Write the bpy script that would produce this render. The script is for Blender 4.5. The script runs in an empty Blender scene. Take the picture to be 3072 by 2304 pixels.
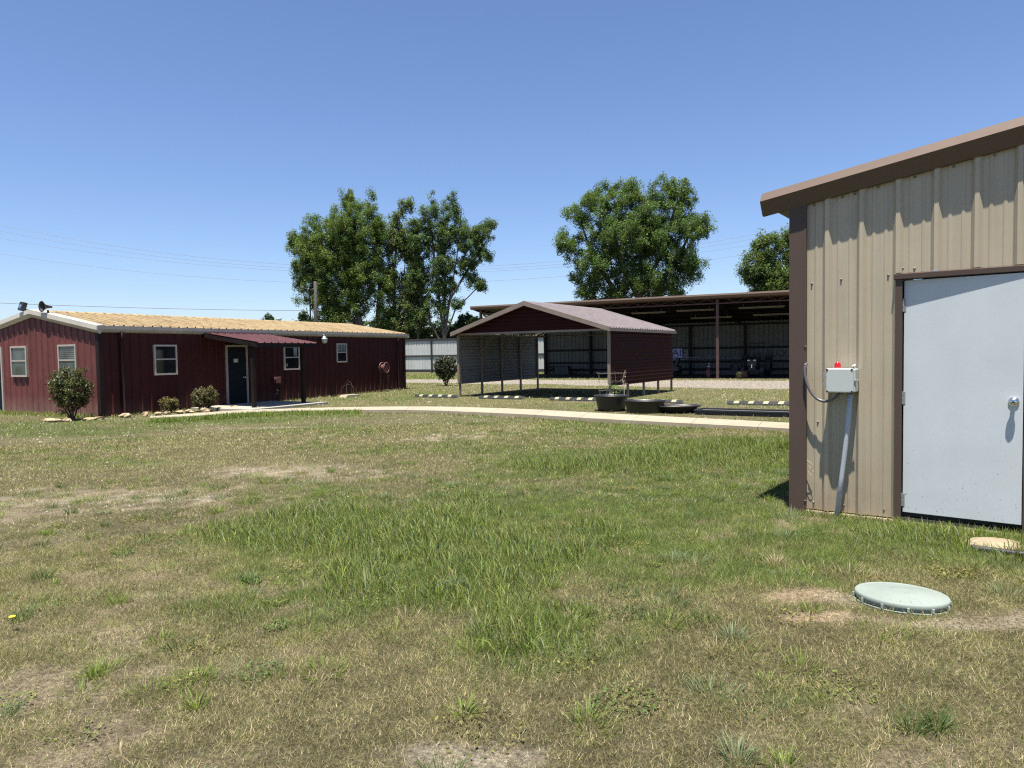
import bpy, math, random
import numpy as np
from mathutils import Vector, Matrix

random.seed(7)
RNG = np.random.default_rng(11)
S = bpy.context.scene
COL = S.collection
R = math.radians

# ------------------------------------------------------------------ camera
EYE = 1.66
PITCH, ROLL = math.atan(92 / 2130.0), 0.016
cam = bpy.data.cameras.new("camera")
cam.sensor_width = 36.0
cam.lens = 36.0 * 2130.0 / 3072.0
cam.clip_start, cam.clip_end = 0.05, 4000.0
camo = bpy.data.objects.new("camera", cam)
COL.objects.link(camo)
camo.matrix_world = (Matrix.Translation((0, 0, EYE)) @ Matrix.Rotation(math.pi / 2 - PITCH, 4, 'X')
                     @ Matrix.Rotation(-ROLL, 4, 'Z'))
S.camera = camo

# ------------------------------------------------------------------ sky and sun
SUN_EL = R(76.0)
SUN_AZ = Vector((-0.271, -0.963))          # horizontal direction towards the sun
world = bpy.data.worlds.new("World")
S.world = world
world.use_nodes = True
wn = world.node_tree
wn.nodes.clear()
sky = wn.nodes.new("ShaderNodeTexSky")
sky.sky_type = 'NISHITA'
sky.sun_disc = False
sky.sun_elevation = SUN_EL
sky.sun_rotation = math.atan2(SUN_AZ.x, SUN_AZ.y)
sky.altitude = 120.0
sky.air_density = 1.0
sky.dust_density = 0.35
sky.ozone_density = 4.8
bg = wn.nodes.new("ShaderNodeBackground")
bg.inputs["Strength"].default_value = 0.069
wo = wn.nodes.new("ShaderNodeOutputWorld")
wb = wn.nodes.new("ShaderNodeMix"); wb.data_type = 'RGBA'; wb.blend_type = 'MULTIPLY'
wb.inputs[0].default_value = 1.0
wb.inputs[7].default_value = (0.99, 0.985, 1.09, 1.0)      # the camera's white balance: a shade bluer
wn.links.new(sky.outputs[0], wb.inputs[6])
wn.links.new(wb.outputs[2], bg.inputs[0])
wn.links.new(bg.outputs[0], wo.inputs[0])

sun = bpy.data.lights.new("sun", 'SUN')
sun.energy = 5.0
sun.angle = R(0.53)
sun.color = (1.0, 0.957, 0.875)
suno = bpy.data.objects.new("sun", sun)
COL.objects.link(suno)
sd = Vector((SUN_AZ.x * math.cos(SUN_EL), SUN_AZ.y * math.cos(SUN_EL), math.sin(SUN_EL)))
suno.rotation_euler = sd.to_track_quat('Z', 'Y').to_euler()
suno.location = (0, 0, 60)

S.view_settings.view_transform = 'Standard'
S.view_settings.look = 'None'
S.view_settings.exposure = 1.12
S.view_settings.gamma = 1.0
S.view_settings.use_curve_mapping = False
S.cycles.use_denoising = False
S.cycles.filter_width = 1.2
S.cycles.max_bounces = 6
S.cycles.diffuse_bounces = 2
S.cycles.glossy_bounces = 3
S.cycles.transmission_bounces = 4
S.cycles.transparent_max_bounces = 6
S.cycles.sample_clamp_indirect = 6.0

# ------------------------------------------------------------------ materials
def mat_new(name):
    m = bpy.data.materials.new(name)
    m.use_nodes = True
    nt = m.node_tree
    nt.nodes.clear()
    out = nt.nodes.new("ShaderNodeOutputMaterial")
    return m, nt, out

def nd(nt, typ, **kw):
    n = nt.nodes.new(typ)
    for k, v in kw.items():
        if k in n.inputs.keys():
            n.inputs[k].default_value = v
        else:
            setattr(n, k, v)
    return n

def noise(nt, vec, scale, detail=4.0, rough=0.55, mapscale=None):
    if mapscale is not None:
        mp = nt.nodes.new("ShaderNodeMapping")
        mp.inputs["Scale"].default_value = mapscale
        nt.links.new(vec, mp.inputs[0])
        vec = mp.outputs[0]
    n = nt.nodes.new("ShaderNodeTexNoise")
    n.inputs["Scale"].default_value = scale
    n.inputs["Detail"].default_value = detail
    n.inputs["Roughness"].default_value = rough
    nt.links.new(vec, n.inputs["Vector"])
    return n.outputs["Fac"]

def ramp(nt, fac, stops):
    r = nt.nodes.new("ShaderNodeValToRGB")
    e = r.color_ramp.elements
    while len(e) < len(stops):
        e.new(0.5)
    for i, (p, c) in enumerate(stops):
        e[i].position = p
        e[i].color = (c, c, c, 1) if isinstance(c, (int, float)) else (*c, 1)
    nt.links.new(fac, r.inputs[0])
    return r.outputs[0]

def mix(nt, fac, a, b, mode='MIX'):
    m = nt.nodes.new("ShaderNodeMix")
    m.data_type = 'RGBA'
    m.blend_type = mode
    for sock, val in ((m.inputs[0], fac), (m.inputs[6], a), (m.inputs[7], b)):
        if hasattr(val, "is_linked") or hasattr(val, "links"):
            nt.links.new(val, sock)
        elif isinstance(val, (int, float)):
            sock.default_value = val
        else:
            sock.default_value = (*val, 1)
    return m.outputs[2]

def rib_shade(nt, v, c, axis, off, period, col, amt):  # dark rib lines: shade drawn as colour, broken up by noise
    """shade line painted into the colour along the foot of every rib"""
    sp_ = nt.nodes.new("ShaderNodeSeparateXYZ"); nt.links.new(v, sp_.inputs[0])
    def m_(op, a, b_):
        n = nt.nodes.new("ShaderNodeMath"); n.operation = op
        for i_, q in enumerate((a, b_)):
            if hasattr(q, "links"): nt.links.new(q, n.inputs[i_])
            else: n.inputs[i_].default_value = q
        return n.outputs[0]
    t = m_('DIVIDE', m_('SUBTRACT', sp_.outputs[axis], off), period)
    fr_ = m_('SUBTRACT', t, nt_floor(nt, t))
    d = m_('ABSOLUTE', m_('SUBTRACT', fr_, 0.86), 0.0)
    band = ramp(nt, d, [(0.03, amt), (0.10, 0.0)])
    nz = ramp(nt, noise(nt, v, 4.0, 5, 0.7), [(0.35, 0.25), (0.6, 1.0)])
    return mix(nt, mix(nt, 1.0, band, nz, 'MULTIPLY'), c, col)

def nt_floor(nt, t):
    n = nt.nodes.new("ShaderNodeMath"); n.operation = 'FLOOR'
    nt.links.new(t, n.inputs[0])
    return n.outputs[0]

def paint(name, col, rough=0.45, var=0.12, dirt=None, dirt_amt=0.0, streak=True, metallic=0.0, bump=0.02, spec=0.5, scale=1.0, splash=None, specks=None, groove=None):
    """painted sheet metal / plastic: base colour with soft mottling, vertical streaks and grime of its own"""
    m, nt, out = mat_new(name)
    tc = nt.nodes.new("ShaderNodeTexCoord")
    v = tc.outputs["Object"]
    n1 = noise(nt, v, 2.2 * scale, 5)
    lo = tuple(c * (1 - var) for c in col)
    hi = tuple(min(1, c * (1 + var)) for c in col)
    c = ramp(nt, n1, [(0.3, lo), (0.7, hi)])
    if streak:
        n2 = noise(nt, v, 5.0 * scale, 4, 0.6, (3.0, 3.0, 0.12))
        c = mix(nt, ramp(nt, n2, [(0.48, 0.0), (0.72, 0.55)]), c, tuple(x * 0.78 for x in col))
    if dirt is not None:
        n3 = noise(nt, v, 9.0 * scale, 6, 0.7)
        c = mix(nt, ramp(nt, n3, [(0.62 - dirt_amt * 0.25, 0.0), (0.78 - dirt_amt * 0.15, min(1, 0.5 + dirt_amt))]), c, dirt)
    if splash is not None:
        hgt, scol, amt = splash            # rain-splashed soil near the foot of the wall
        sp_ = nt.nodes.new("ShaderNodeSeparateXYZ"); nt.links.new(v, sp_.inputs[0])
        mr = nt.nodes.new("ShaderNodeMapRange"); mr.inputs[1].default_value = hgt; mr.inputs[2].default_value = 0.1; mr.inputs[3].default_value = 0.0; mr.inputs[4].default_value = 1.0
        nt.links.new(sp_.outputs[2], mr.inputs[0])
        mm = nt.nodes.new("ShaderNodeMath"); mm.operation = 'MULTIPLY'
        nt.links.new(mr.outputs[0], mm.inputs[0]); nt.links.new(ramp(nt, noise(nt, v, 7.0, 6, 0.7, (1.0, 1.0, 0.35)), [(0.3, 0.15), (0.65, amt)]), mm.inputs[1])
        c = mix(nt, mm.outputs[0], c, scol)
    if specks is not None:
        hgt, scol = specks                 # mud specks, thicker towards the foot
        sp_ = nt.nodes.new("ShaderNodeSeparateXYZ"); nt.links.new(v, sp_.inputs[0])
        mr = nt.nodes.new("ShaderNodeMapRange"); mr.inputs[1].default_value = hgt; mr.inputs[2].default_value = 0.2; mr.inputs[3].default_value = 0.0; mr.inputs[4].default_value = 0.13
        nt.links.new(sp_.outputs[2], mr.inputs[0])
        ad = nt.nodes.new("ShaderNodeMath"); ad.operation = 'ADD'
        nt.links.new(noise(nt, v, 55.0, 2, 0.5, (1.0, 1.0, 0.6)), ad.inputs[0]); nt.links.new(mr.outputs[0], ad.inputs[1])
        c = mix(nt, ramp(nt, ad.outputs[0], [(0.77, 0.0), (0.82, 0.7)]), c, scol)
        c = mix(nt, ramp(nt, noise(nt, v, 1.7, 5, 0.6), [(0.45, 0.0), (0.75, 0.22)]), c, tuple(x * 0.72 for x in col))
    if groove is not None:
        c = rib_shade(nt, v, c, *groove)
    oi = nt.nodes.new("ShaderNodeObjectInfo")
    rr = ramp(nt, oi.outputs["Random"], [(0.0, 0.93), (1.0, 1.05)])
    c = mix(nt, 1.0, c, rr, 'MULTIPLY')
    b = nd(nt, "ShaderNodeBsdfPrincipled", Metallic=metallic)
    nt.links.new(c, b.inputs["Base Color"])
    b.inputs["Specular IOR Level"].default_value = spec
    nr = noise(nt, v, 14.0 * scale, 3)
    rg = nt.nodes.new("ShaderNodeMapRange")
    rg.inputs[3].default_value = max(0.02, rough - 0.1)
    rg.inputs[4].default_value = min(1, rough + 0.12)
    nt.links.new(nr, rg.inputs[0])
    nt.links.new(rg.outputs[0], b.inputs["Roughness"])
    if bump:
        bp = nd(nt, "ShaderNodeBump", Strength=0.35, Distance=bump)
        nt.links.new(noise(nt, v, 3.0 * scale, 2), bp.inputs["Height"])
        nt.links.new(bp.outputs[0], b.inputs["Normal"])
    nt.links.new(b.outputs[0], out.inputs[0])
    return m

def rough_mat(name, stops, scale, rough=0.9, bump=0.01, bscale=None, detail=8, second=None):
    """stone, concrete, soil: noise ramp, relief"""
    m, nt, out = mat_new(name)
    tc = nt.nodes.new("ShaderNodeTexCoord")
    v = tc.outputs["Object"]
    c = ramp(nt, noise(nt, v, scale, detail, 0.65), stops)
    if second:
        s2, amt, col2 = second
        c = mix(nt, ramp(nt, noise(nt, v, s2, 4, 0.6), [(0.5, 0.0), (0.7, amt)]), c, col2)
    b = nd(nt, "ShaderNodeBsdfPrincipled", Roughness=rough)
    b.inputs["Specular IOR Level"].default_value = 0.25
    nt.links.new(c, b.inputs["Base Color"])
    bp = nd(nt, "ShaderNodeBump", Strength=0.8, Distance=bump)
    nt.links.new(noise(nt, v, bscale or scale * 3, 6, 0.7), bp.inputs["Height"])
    nt.links.new(bp.outputs[0], b.inputs["Normal"])
    nt.links.new(b.outputs[0], out.inputs[0])
    return m

def foliage_mat(name, trans=0.35, gloss=0.04, tint=(1, 1, 1)):
    """blades and leaves: colour of each from the mesh attribute Col"""
    m, nt, out = mat_new(name)
    at = nt.nodes.new("ShaderNodeAttribute")
    at.attribute_name = "Col"
    c = mix(nt, 1.0, at.outputs["Color"], tint, 'MULTIPLY')
    d = nd(nt, "ShaderNodeBsdfDiffuse")
    t = nd(nt, "ShaderNodeBsdfTranslucent")
    nt.links.new(c, d.inputs[0])
    ty = mix(nt, 1.0, c, (1.15, 1.25, 0.6), 'MULTIPLY')
    nt.links.new(ty, t.inputs[0])
    ms = nd(nt, "ShaderNodeMixShader")
    ms.inputs[0].default_value = trans
    nt.links.new(d.outputs[0], ms.inputs[1])
    nt.links.new(t.outputs[0], ms.inputs[2])
    g = nd(nt, "ShaderNodeBsdfGlossy", Roughness=0.45)
    m2 = nd(nt, "ShaderNodeMixShader")
    m2.inputs[0].default_value = gloss
    nt.links.new(ms.outputs[0], m2.inputs[1])
    nt.links.new(g.outputs[0], m2.inputs[2])
    nt.links.new(m2.outputs[0], out.inputs[0])
    return m

def glass_mat(name, col, rough=0.06):
    m, nt, out = mat_new(name)
    tc = nt.nodes.new("ShaderNodeTexCoord")
    c = ramp(nt, noise(nt, tc.outputs["Object"], 1.6, 3), [(0.35, tuple(x * 0.6 for x in col)), (0.65, tuple(x * 1.4 for x in col))])
    b = nd(nt, "ShaderNodeBsdfPrincipled", Roughness=rough)
    nt.links.new(c, b.inputs["Base Color"])
    nt.links.new(b.outputs[0], out.inputs[0])
    return m

M = {}
M['red'] = paint("red sheet metal", (0.044, 0.0070, 0.0070), 0.55, 0.16, (0.085, 0.032, 0.027), 0.06, bump=0.01, spec=0.2, splash=(0.5, (0.10, 0.05, 0.04), 0.7))  # darker copy of the wall red, with the long wall's shade in the colour
M['red_gable_lit'] = paint("sunlit red sheet metal", (0.132, 0.041, 0.037), 0.55, 0.16, (0.17, 0.085, 0.075), 0.12, bump=0.01, spec=0.25, splash=(0.6, (0.22, 0.15, 0.12), 0.75))  # lighter copy of the same red, with the gable's sunlight in the colour
M['red_trim'] = paint("dark red trim", (0.022, 0.010, 0.010), 0.6, 0.1, spec=0.15)
M['tan'] = paint("tan sheet metal", (0.365, 0.312, 0.222), 0.42, 0.05, (0.30, 0.24, 0.165), 0.02, bump=0.006, splash=(0.75, (0.24, 0.165, 0.10), 0.75))
M['brown'] = paint("brown trim metal", (0.074, 0.051, 0.040), 0.5, 0.06, streak=False, bump=0.003, spec=0.25)
M['brown_rake'] = paint("light brown rake trim", (0.125, 0.087, 0.066), 0.6, 0.05, streak=False, bump=0.003, spec=0.2)
M['cream'] = paint("cream window trim", (0.40, 0.34, 0.29), 0.5, 0.08, bump=0.0)
M['bone'] = paint("off white roof trim", (0.46, 0.42, 0.35), 0.45, 0.08, (0.32, 0.26, 0.18), 0.06, bump=0.006)
M['fixture'] = paint('dusty light fixture', (0.17, 0.15, 0.11), 0.6, 0.1, streak=False, bump=0)
M['board'] = paint('grey wall board', (0.13, 0.13, 0.115), 0.6, 0.1, streak=True, spec=0.2)
M['pole'] = paint('weathered pole', (0.045, 0.038, 0.034), 0.8, 0.15)
M['gutter'] = paint("weathered gutter metal", (0.30, 0.27, 0.24), 0.45, 0.1, (0.28, 0.22, 0.17), 0.05, bump=0.006)
M['dark'] = paint("black metal", (0.028, 0.027, 0.027), 0.5, 0.2, streak=False)
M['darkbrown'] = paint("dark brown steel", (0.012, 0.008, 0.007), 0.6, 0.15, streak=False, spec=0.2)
M['post_tan'] = paint("tan steel tube", (0.19, 0.148, 0.12), 0.45, 0.1)
M['galv'] = paint("galvanised steel", (0.30, 0.31, 0.31), 0.4, 0.12, (0.3, 0.26, 0.22), 0.05, metallic=0.5)
M['rust_steel'] = paint("red oxide steel", (0.075, 0.036, 0.029), 0.55, 0.15, (0.24, 0.13, 0.09), 0.1)
M['white_sheet'] = paint("white sheet metal", (0.42, 0.43, 0.41), 0.45, 0.08, (0.30, 0.28, 0.24), 0.05, bump=0.01)
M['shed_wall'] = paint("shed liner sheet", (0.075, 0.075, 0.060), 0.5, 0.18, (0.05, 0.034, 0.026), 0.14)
M['carport_in'] = paint("grey sheet back face", (0.19, 0.195, 0.195), 0.6, 0.1, spec=0.15)
M['carport_red'] = paint("carport red sheet", (0.034, 0.0085, 0.0085), 0.6, 0.06, bump=0.004, spec=0.1)
M['door_white'] = paint("white painted door", (0.475, 0.505, 0.515), 0.36, 0.03, streak=False, bump=0.004, scale=1.0, specks=(1.3, (0.12, 0.11, 0.08)))
M['door_blue'] = paint("dark blue door", (0.006, 0.009, 0.015), 0.6, 0.1, streak=False, bump=0, spec=0.15)
M['pvc'] = paint("grey pvc", (0.40, 0.42, 0.45), 0.4, 0.05, streak=False, bump=0)
M['box_grey'] = paint("pale grey enclosure", (0.44, 0.47, 0.44), 0.4, 0.03, streak=False, bump=0)
M['black_rubber'] = paint("black rubber", (0.022, 0.022, 0.024), 0.6, 0.25, (0.09, 0.08, 0.06), 0.03, streak=False)
M['black_plastic'] = paint("black plastic tub", (0.020, 0.020, 0.022), 0.42, 0.2, (0.06, 0.055, 0.05), 0.05, streak=False)
M['stripe'] = paint("worn yellow white stripe", (0.40, 0.37, 0.23), 0.6, 0.1, (0.35, 0.30, 0.2), 0.08, streak=False)
M['lid_green'] = paint("faded green plastic lid", (0.225, 0.262, 0.228), 0.7, 0.14, (0.20, 0.195, 0.14), 0.06, streak=False, bump=0.004)
M['chrome'] = paint("chrome", (0.72, 0.72, 0.72), 0.18, 0.02, streak=False, metallic=1.0, bump=0)
M['red_lens'] = paint("red beacon lens", (0.45, 0.012, 0.018), 0.2, 0.05, streak=False, bump=0)
M['cable'] = paint("grey purple flexible conduit", (0.11, 0.095, 0.105), 0.3, 0.05, streak=False, bump=0)
M['paper'] = paint("paper notice", (0.55, 0.55, 0.52), 0.7, 0.03, streak=False, bump=0)
M['navy'] = paint("navy lettering", (0.02, 0.02, 0.09), 0.6, 0.05, streak=False, bump=0)
M['black_letter'] = paint("black lettering", (0.015, 0.015, 0.015), 0.6, 0.05, streak=False, bump=0)
M['poster'] = paint("pale lilac banner", (0.42, 0.40, 0.62), 0.6, 0.05, streak=False, bump=0)
M['red_paint'] = paint("red painted metal", (0.085, 0.014, 0.012), 0.4, 0.1, streak=False)
M['reel_red'] = paint("faded red reel", (0.15, 0.055, 0.05), 0.5, 0.12, streak=False)
M['glass_dark'] = glass_mat("dark window glass", (0.012, 0.014, 0.016))
M['glass_grey'] = glass_mat("grey window glass with blinds", (0.055, 0.075, 0.075), 0.12)
M['glass_pale'] = glass_mat("pale curtain behind glass", (0.20, 0.20, 0.19), 0.2)
M['concrete'] = rough_mat("pale concrete", [(0.25, (0.28, 0.235, 0.165)), (0.75, (0.37, 0.32, 0.235))], 1.3, 0.9, 0.003, 60, second=(0.5, 0.35, (0.22, 0.185, 0.13)))
M['slab_dark'] = rough_mat("grey concrete", [(0.25, (0.25, 0.23, 0.20)), (0.75, (0.38, 0.35, 0.29))], 2.3, 0.9, 0.004, 40)
M['stone'] = rough_mat("tan sandstone", [(0.2, (0.24, 0.17, 0.10)), (0.8, (0.50, 0.40, 0.26))], 5, 0.9, 0.03, 8)
M['pad'] = rough_mat("sandy concrete", [(0.2, (0.24, 0.18, 0.115)), (0.8, (0.37, 0.30, 0.205))], 4, 0.95, 0.006, 30)
M['soil'] = rough_mat("potting soil", [(0.2, (0.05, 0.035, 0.025)), (0.8, (0.17, 0.12, 0.085))], 9, 0.95, 0.02, 30)
M['tray_gravel'] = rough_mat("grey gravel fill", [(0.2, (0.07, 0.07, 0.075)), (0.8, (0.27, 0.27, 0.28))], 22, 0.95, 0.02, 40)
M['sand'] = rough_mat("bare orange sand", [(0.2, (0.34, 0.21, 0.12)), (0.8, (0.55, 0.38, 0.24))], 6, 0.95, 0.02, 50)
M['bark'] = rough_mat("grey bark", [(0.2, (0.07, 0.055, 0.045)), (0.8, (0.20, 0.165, 0.14))], 3, 0.95, 0.03, 12)
M['twig'] = rough_mat("brown twigs", [(0.2, (0.05, 0.035, 0.025)), (0.8, (0.14, 0.10, 0.07))], 6, 0.95, 0.01, 30)
M['dead'] = rough_mat("dead straw stem", [(0.2, (0.28, 0.23, 0.16)), (0.8, (0.48, 0.42, 0.32))], 8, 0.9, 0.005, 30)
M['leaf'] = foliage_mat("tree leaves", 0.42, 0.02)
M['bushleaf'] = foliage_mat("shrub leaves", 0.25, 0.03)
M['grass'] = foliage_mat("grass blades", 0.38, 0.012)
M['pebble'] = rough_mat("limestone chips", [(0.2, (0.19, 0.165, 0.125)), (0.8, (0.36, 0.33, 0.26))], 12, 0.9, 0.004, 60)
M['yellow'] = paint("yellow petals", (0.75, 0.60, 0.02), 0.6, 0.05, streak=False, bump=0)
M['wire'] = paint("power line", (0.20, 0.22, 0.26), 0.6, 0.05, streak=False, bump=0)

# rusty yellow roof
m, nt, out = mat_new("weathered yellow roof sheet")
tc = nt.nodes.new("ShaderNodeTexCoord"); v = tc.outputs["Object"]
c = ramp(nt, noise(nt, v, 2.0, 6, 0.65), [(0.25, (0.29, 0.21, 0.10)), (0.55, (0.365, 0.285, 0.145)), (0.8, (0.39, 0.32, 0.19))])
c = mix(nt, ramp(nt, noise(nt, v, 3.2, 6, 0.72, (2.4, 0.35, 1.0)), [(0.55, 0.0), (0.66, 0.85)]), c, (0.075, 0.05, 0.03))
c = mix(nt, ramp(nt, noise(nt, v, 6.0, 5, 0.7, (3.4, 0.22, 1.0)), [(0.46, 0.0), (0.62, 0.7)]), c, (0.19, 0.10, 0.04))
c = rib_shade(nt, v, c, 0, 0.1, 0.305, (0.12, 0.075, 0.036), 0.8)  # painted shade line beside each roof rib
b = nd(nt, "ShaderNodeBsdfPrincipled", Roughness=0.62)
nt.links.new(c, b.inputs["Base Color"]); nt.links.new(b.outputs[0], out.inputs[0])
M['roof_yellow'] = m

# glossy carport roof (faded mauve red)
M['roof_mauve'] = paint("faded mauve roof sheet", (0.235, 0.198, 0.194), 0.3, 0.06, (0.15, 0.10, 0.10), 0.03, streak=False, bump=0.003, groove=(1, 0.0, 0.228, (0.075, 0.053, 0.054), 0.7))  # groove: dark rib lines, shade painted into the sheet colour
M['roof_red'] = paint("faded red canopy sheet", (0.085, 0.028, 0.027), 0.45, 0.2, (0.15, 0.12, 0.115), 0.2, streak=False, bump=0.004)

# ground
m, nt, out = mat_new("dry lawn soil and thatch")
tc = nt.nodes.new("ShaderNodeTexCoord"); v = tc.outputs["Object"]
at = nt.nodes.new("ShaderNodeAttribute"); at.attribute_name = "Col"
c = at.outputs["Color"]
n1 = ramp(nt, noise(nt, v, 42.0, 6, 0.78), [(0.34, 0.30), (0.50, 0.85), (0.68, 1.75)])
c = mix(nt, 1.0, c, n1, 'MULTIPLY')
n2 = noise(nt, v, 9.0, 6, 0.7)
c = mix(nt, ramp(nt, n2, [(0.60, 0.0), (0.75, 0.4)]), c, (0.24, 0.19, 0.12))
n3 = noise(nt, v, 14.0, 4, 0.7)
c = mix(nt, ramp(nt, n3, [(0.56, 0.0), (0.72, 0.6)]), c, (0.045, 0.038, 0.02))
b = nd(nt, "ShaderNodeBsdfPrincipled", Roughness=1.0)
b.inputs["Specular IOR Level"].default_value = 0.1
nt.links.new(c, b.inputs["Base Color"])
bp = nd(nt, "ShaderNodeBump", Strength=1.0, Distance=0.03)
nt.links.new(noise(nt, v, 45.0, 6, 0.75), bp.inputs["Height"]); nt.links.new(bp.outputs[0], b.inputs["Normal"])
nt.links.new(b.outputs[0], out.inputs[0])
M['ground'] = m
M['gravel'] = rough_mat("crushed limestone", [(0.25, (0.12, 0.10, 0.082)), (0.5, (0.185, 0.158, 0.130)), (0.78, (0.29, 0.255, 0.205))], 16, 0.95, 0.03, 30, 8, second=(0.6, 0.5, (0.215, 0.175, 0.14)))

# ------------------------------------------------------------------ object helpers
def put(o, parent=None):
    COL.objects.link(o)
    if parent is not None:
        o.parent = parent
    return o

def tag(o, label=None, cat=None, group=None, kind=None):
    if label: o["label"] = label
    if cat: o["category"] = cat
    if group: o["group"] = group
    if kind: o["kind"] = kind
    return o

def thing(name, loc, label, cat, rz=0.0, group=None):
    o = bpy.data.objects.new(name, None)
    o.empty_display_size = 0.2
    o.location = loc
    o.rotation_euler = (0, 0, rz)
    COL.objects.link(o)
    return tag(o, label, cat, group)

class MB:
    def __init__(s):
        s.v, s.f = [], []
    def add(s, vs, fs):
        k = len(s.v)
        s.v += [tuple(p) for p in vs]
        s.f += [tuple(i + k for i in f) for f in fs]
        return s
    def box(s, x0, x1, y0, y1, z0, z1):
        if x0 > x1: x0, x1 = x1, x0
        if y0 > y1: y0, y1 = y1, y0
        if z0 > z1: z0, z1 = z1, z0
        return s.add([(x0, y0, z0), (x1, y0, z0), (x1, y1, z0), (x0, y1, z0), (x0, y0, z1), (x1, y0, z1), (x1, y1, z1), (x0, y1, z1)],
                     [(0, 3, 2, 1), (4, 5, 6, 7), (0, 1, 5, 4), (1, 2, 6, 5), (2, 3, 7, 6), (3, 0, 4, 7)])
    def bar(s, a, b, w, h=None, up=(0, 0, 1)):
        """square bar from a to b"""
        a, b = Vector(a), Vector(b)
        h = h or w
        d = (b - a).normalized()
        up = Vector(up)
        if abs(d.dot(up)) > 0.95: up = Vector((1, 0, 0))
        sx = d.cross(up).normalized() * (w / 2)
        sy = sx.cross(d).normalized() * (h / 2)
        vs = []
        for p in (a, b):
            vs += [p - sx - sy, p + sx - sy, p + sx + sy, p - sx + sy]
        return s.add(vs, [(0, 3, 2, 1), (4, 5, 6, 7), (0, 1, 5, 4), (1, 2, 6, 5), (2, 3, 7, 6), (3, 0, 4, 7)])
    def tube(s, pts, r, n=8, caps=True):
        pts = [Vector(p) for p in pts]
        rs = r if isinstance(r, (list, tuple)) else [r] * len(pts)
        vs, fs = [], []
        ref = Vector((0.13, 0.27, 0.95))
        for i, p in enumerate(pts):
            d = (pts[min(i + 1, len(pts) - 1)] - pts[max(i - 1, 0)])
            if d.length < 1e-9: d = Vector((0, 0, 1))
            d.normalize()
            rf = ref if abs(d.dot(ref)) < 0.93 else Vector((1, 0.1, 0))
            a = d.cross(rf).normalized(); b_ = d.cross(a)
            for k in range(n):
                t = 2 * math.pi * k / n
                vs.append(p + (a * math.cos(t) + b_ * math.sin(t)) * rs[i])
        for i in range(len(pts) - 1):
            for k in range(n):
                fs.append((i * n + k, i * n + (k + 1) % n, (i + 1) * n + (k + 1) % n, (i + 1) * n + k))
        if caps:
            fs.append(tuple(range(n - 1, -1, -1)))
            fs.append(tuple((len(pts) - 1) * n + k for k in range(n)))
        return s.add(vs, fs)
    def lathe(s, prof, n=24, c=(0, 0, 0), sx=1.0, sy=1.0, axis='z', close=False):
        vs, fs = [], []
        for (r, z) in prof:
            for k in range(n):
                t = 2 * math.pi * k / n
                p = (r * math.cos(t) * sx, r * math.sin(t) * sy, z)
                if axis == 'y': p = (p[0], p[2], p[1])
                if axis == 'x': p = (p[2], p[0], p[1])
                vs.append((p[0] + c[0], p[1] + c[1], p[2] + c[2]))
        m_ = len(prof)
        for i in range(m_ - 1):
            for k in range(n):
                fs.append((i * n + k, i * n + (k + 1) % n, (i + 1) * n + (k + 1) % n, (i + 1) * n + k))
        if close:
            fs.append(tuple(range(n - 1, -1, -1)))
            fs.append(tuple((m_ - 1) * n + k for k in range(n)))
        return s.add(vs, fs)
    def prism(s, poly, a0, a1, axis='y'):
        """poly: list of (p,q); extruded along axis from a0 to a1"""
        n = len(poly)
        def mp(p, q, a):
            return {'x': (a, p, q), 'y': (p, a, q), 'z': (p, q, a)}[axis]
        vs = [mp(p, q, a0) for p, q in poly] + [mp(p, q, a1) for p, q in poly]
        fs = [tuple(range(n)), tuple(range(2 * n - 1, n - 1, -1))]
        fs += [(i, i + n, (i + 1) % n + n, (i + 1) % n) for i in range(n)]
        return s.add(vs, fs)
    def build(s, name, mat, parent=None, smooth=False, bevel=0.0):
        me = bpy.data.meshes.new(name)
        me.from_pydata(s.v, [], s.f)
        me.validate()
        if smooth:
            me.polygons.foreach_set("use_smooth", [True] * len(me.polygons))
        me.materials.append(M[mat] if isinstance(mat, str) else mat)
        o = bpy.data.objects.new(name, me)
        put(o, parent)
        if bevel:
            b_ = o.modifiers.new("bevel", 'BEVEL'); b_.width = bevel; b_.segments = 2; b_.limit_method = 'ANGLE'
        return o

def fast_mesh(name, verts, loops, starts, mat, cols=None, parent=None, smooth=False):
    """large meshes from numpy arrays"""
    me = bpy.data.meshes.new(name)
    nv, nl, nf = len(verts), len(loops), len(starts)
    me.vertices.add(nv); me.loops.add(nl); me.polygons.add(nf)
    me.vertices.foreach_set("co", np.asarray(verts, np.float32).ravel())
    me.loops.foreach_set("vertex_index", np.asarray(loops, np.int32))
    me.polygons.foreach_set("loop_start", np.asarray(starts, np.int32))
    me.update(calc_edges=True)
    if cols is not None:
        a = me.color_attributes.new("Col", 'FLOAT_COLOR', 'POINT')
        c4 = np.ones((nv, 4), np.float32); c4[:, :3] = cols
        a.data.foreach_set("color", c4.ravel())
    if smooth:
        me.polygons.foreach_set("use_smooth", np.ones(nf, bool))
    me.materials.append(M[mat])
    o = bpy.data.objects.new(name, me)
    return put(o, parent)

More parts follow.
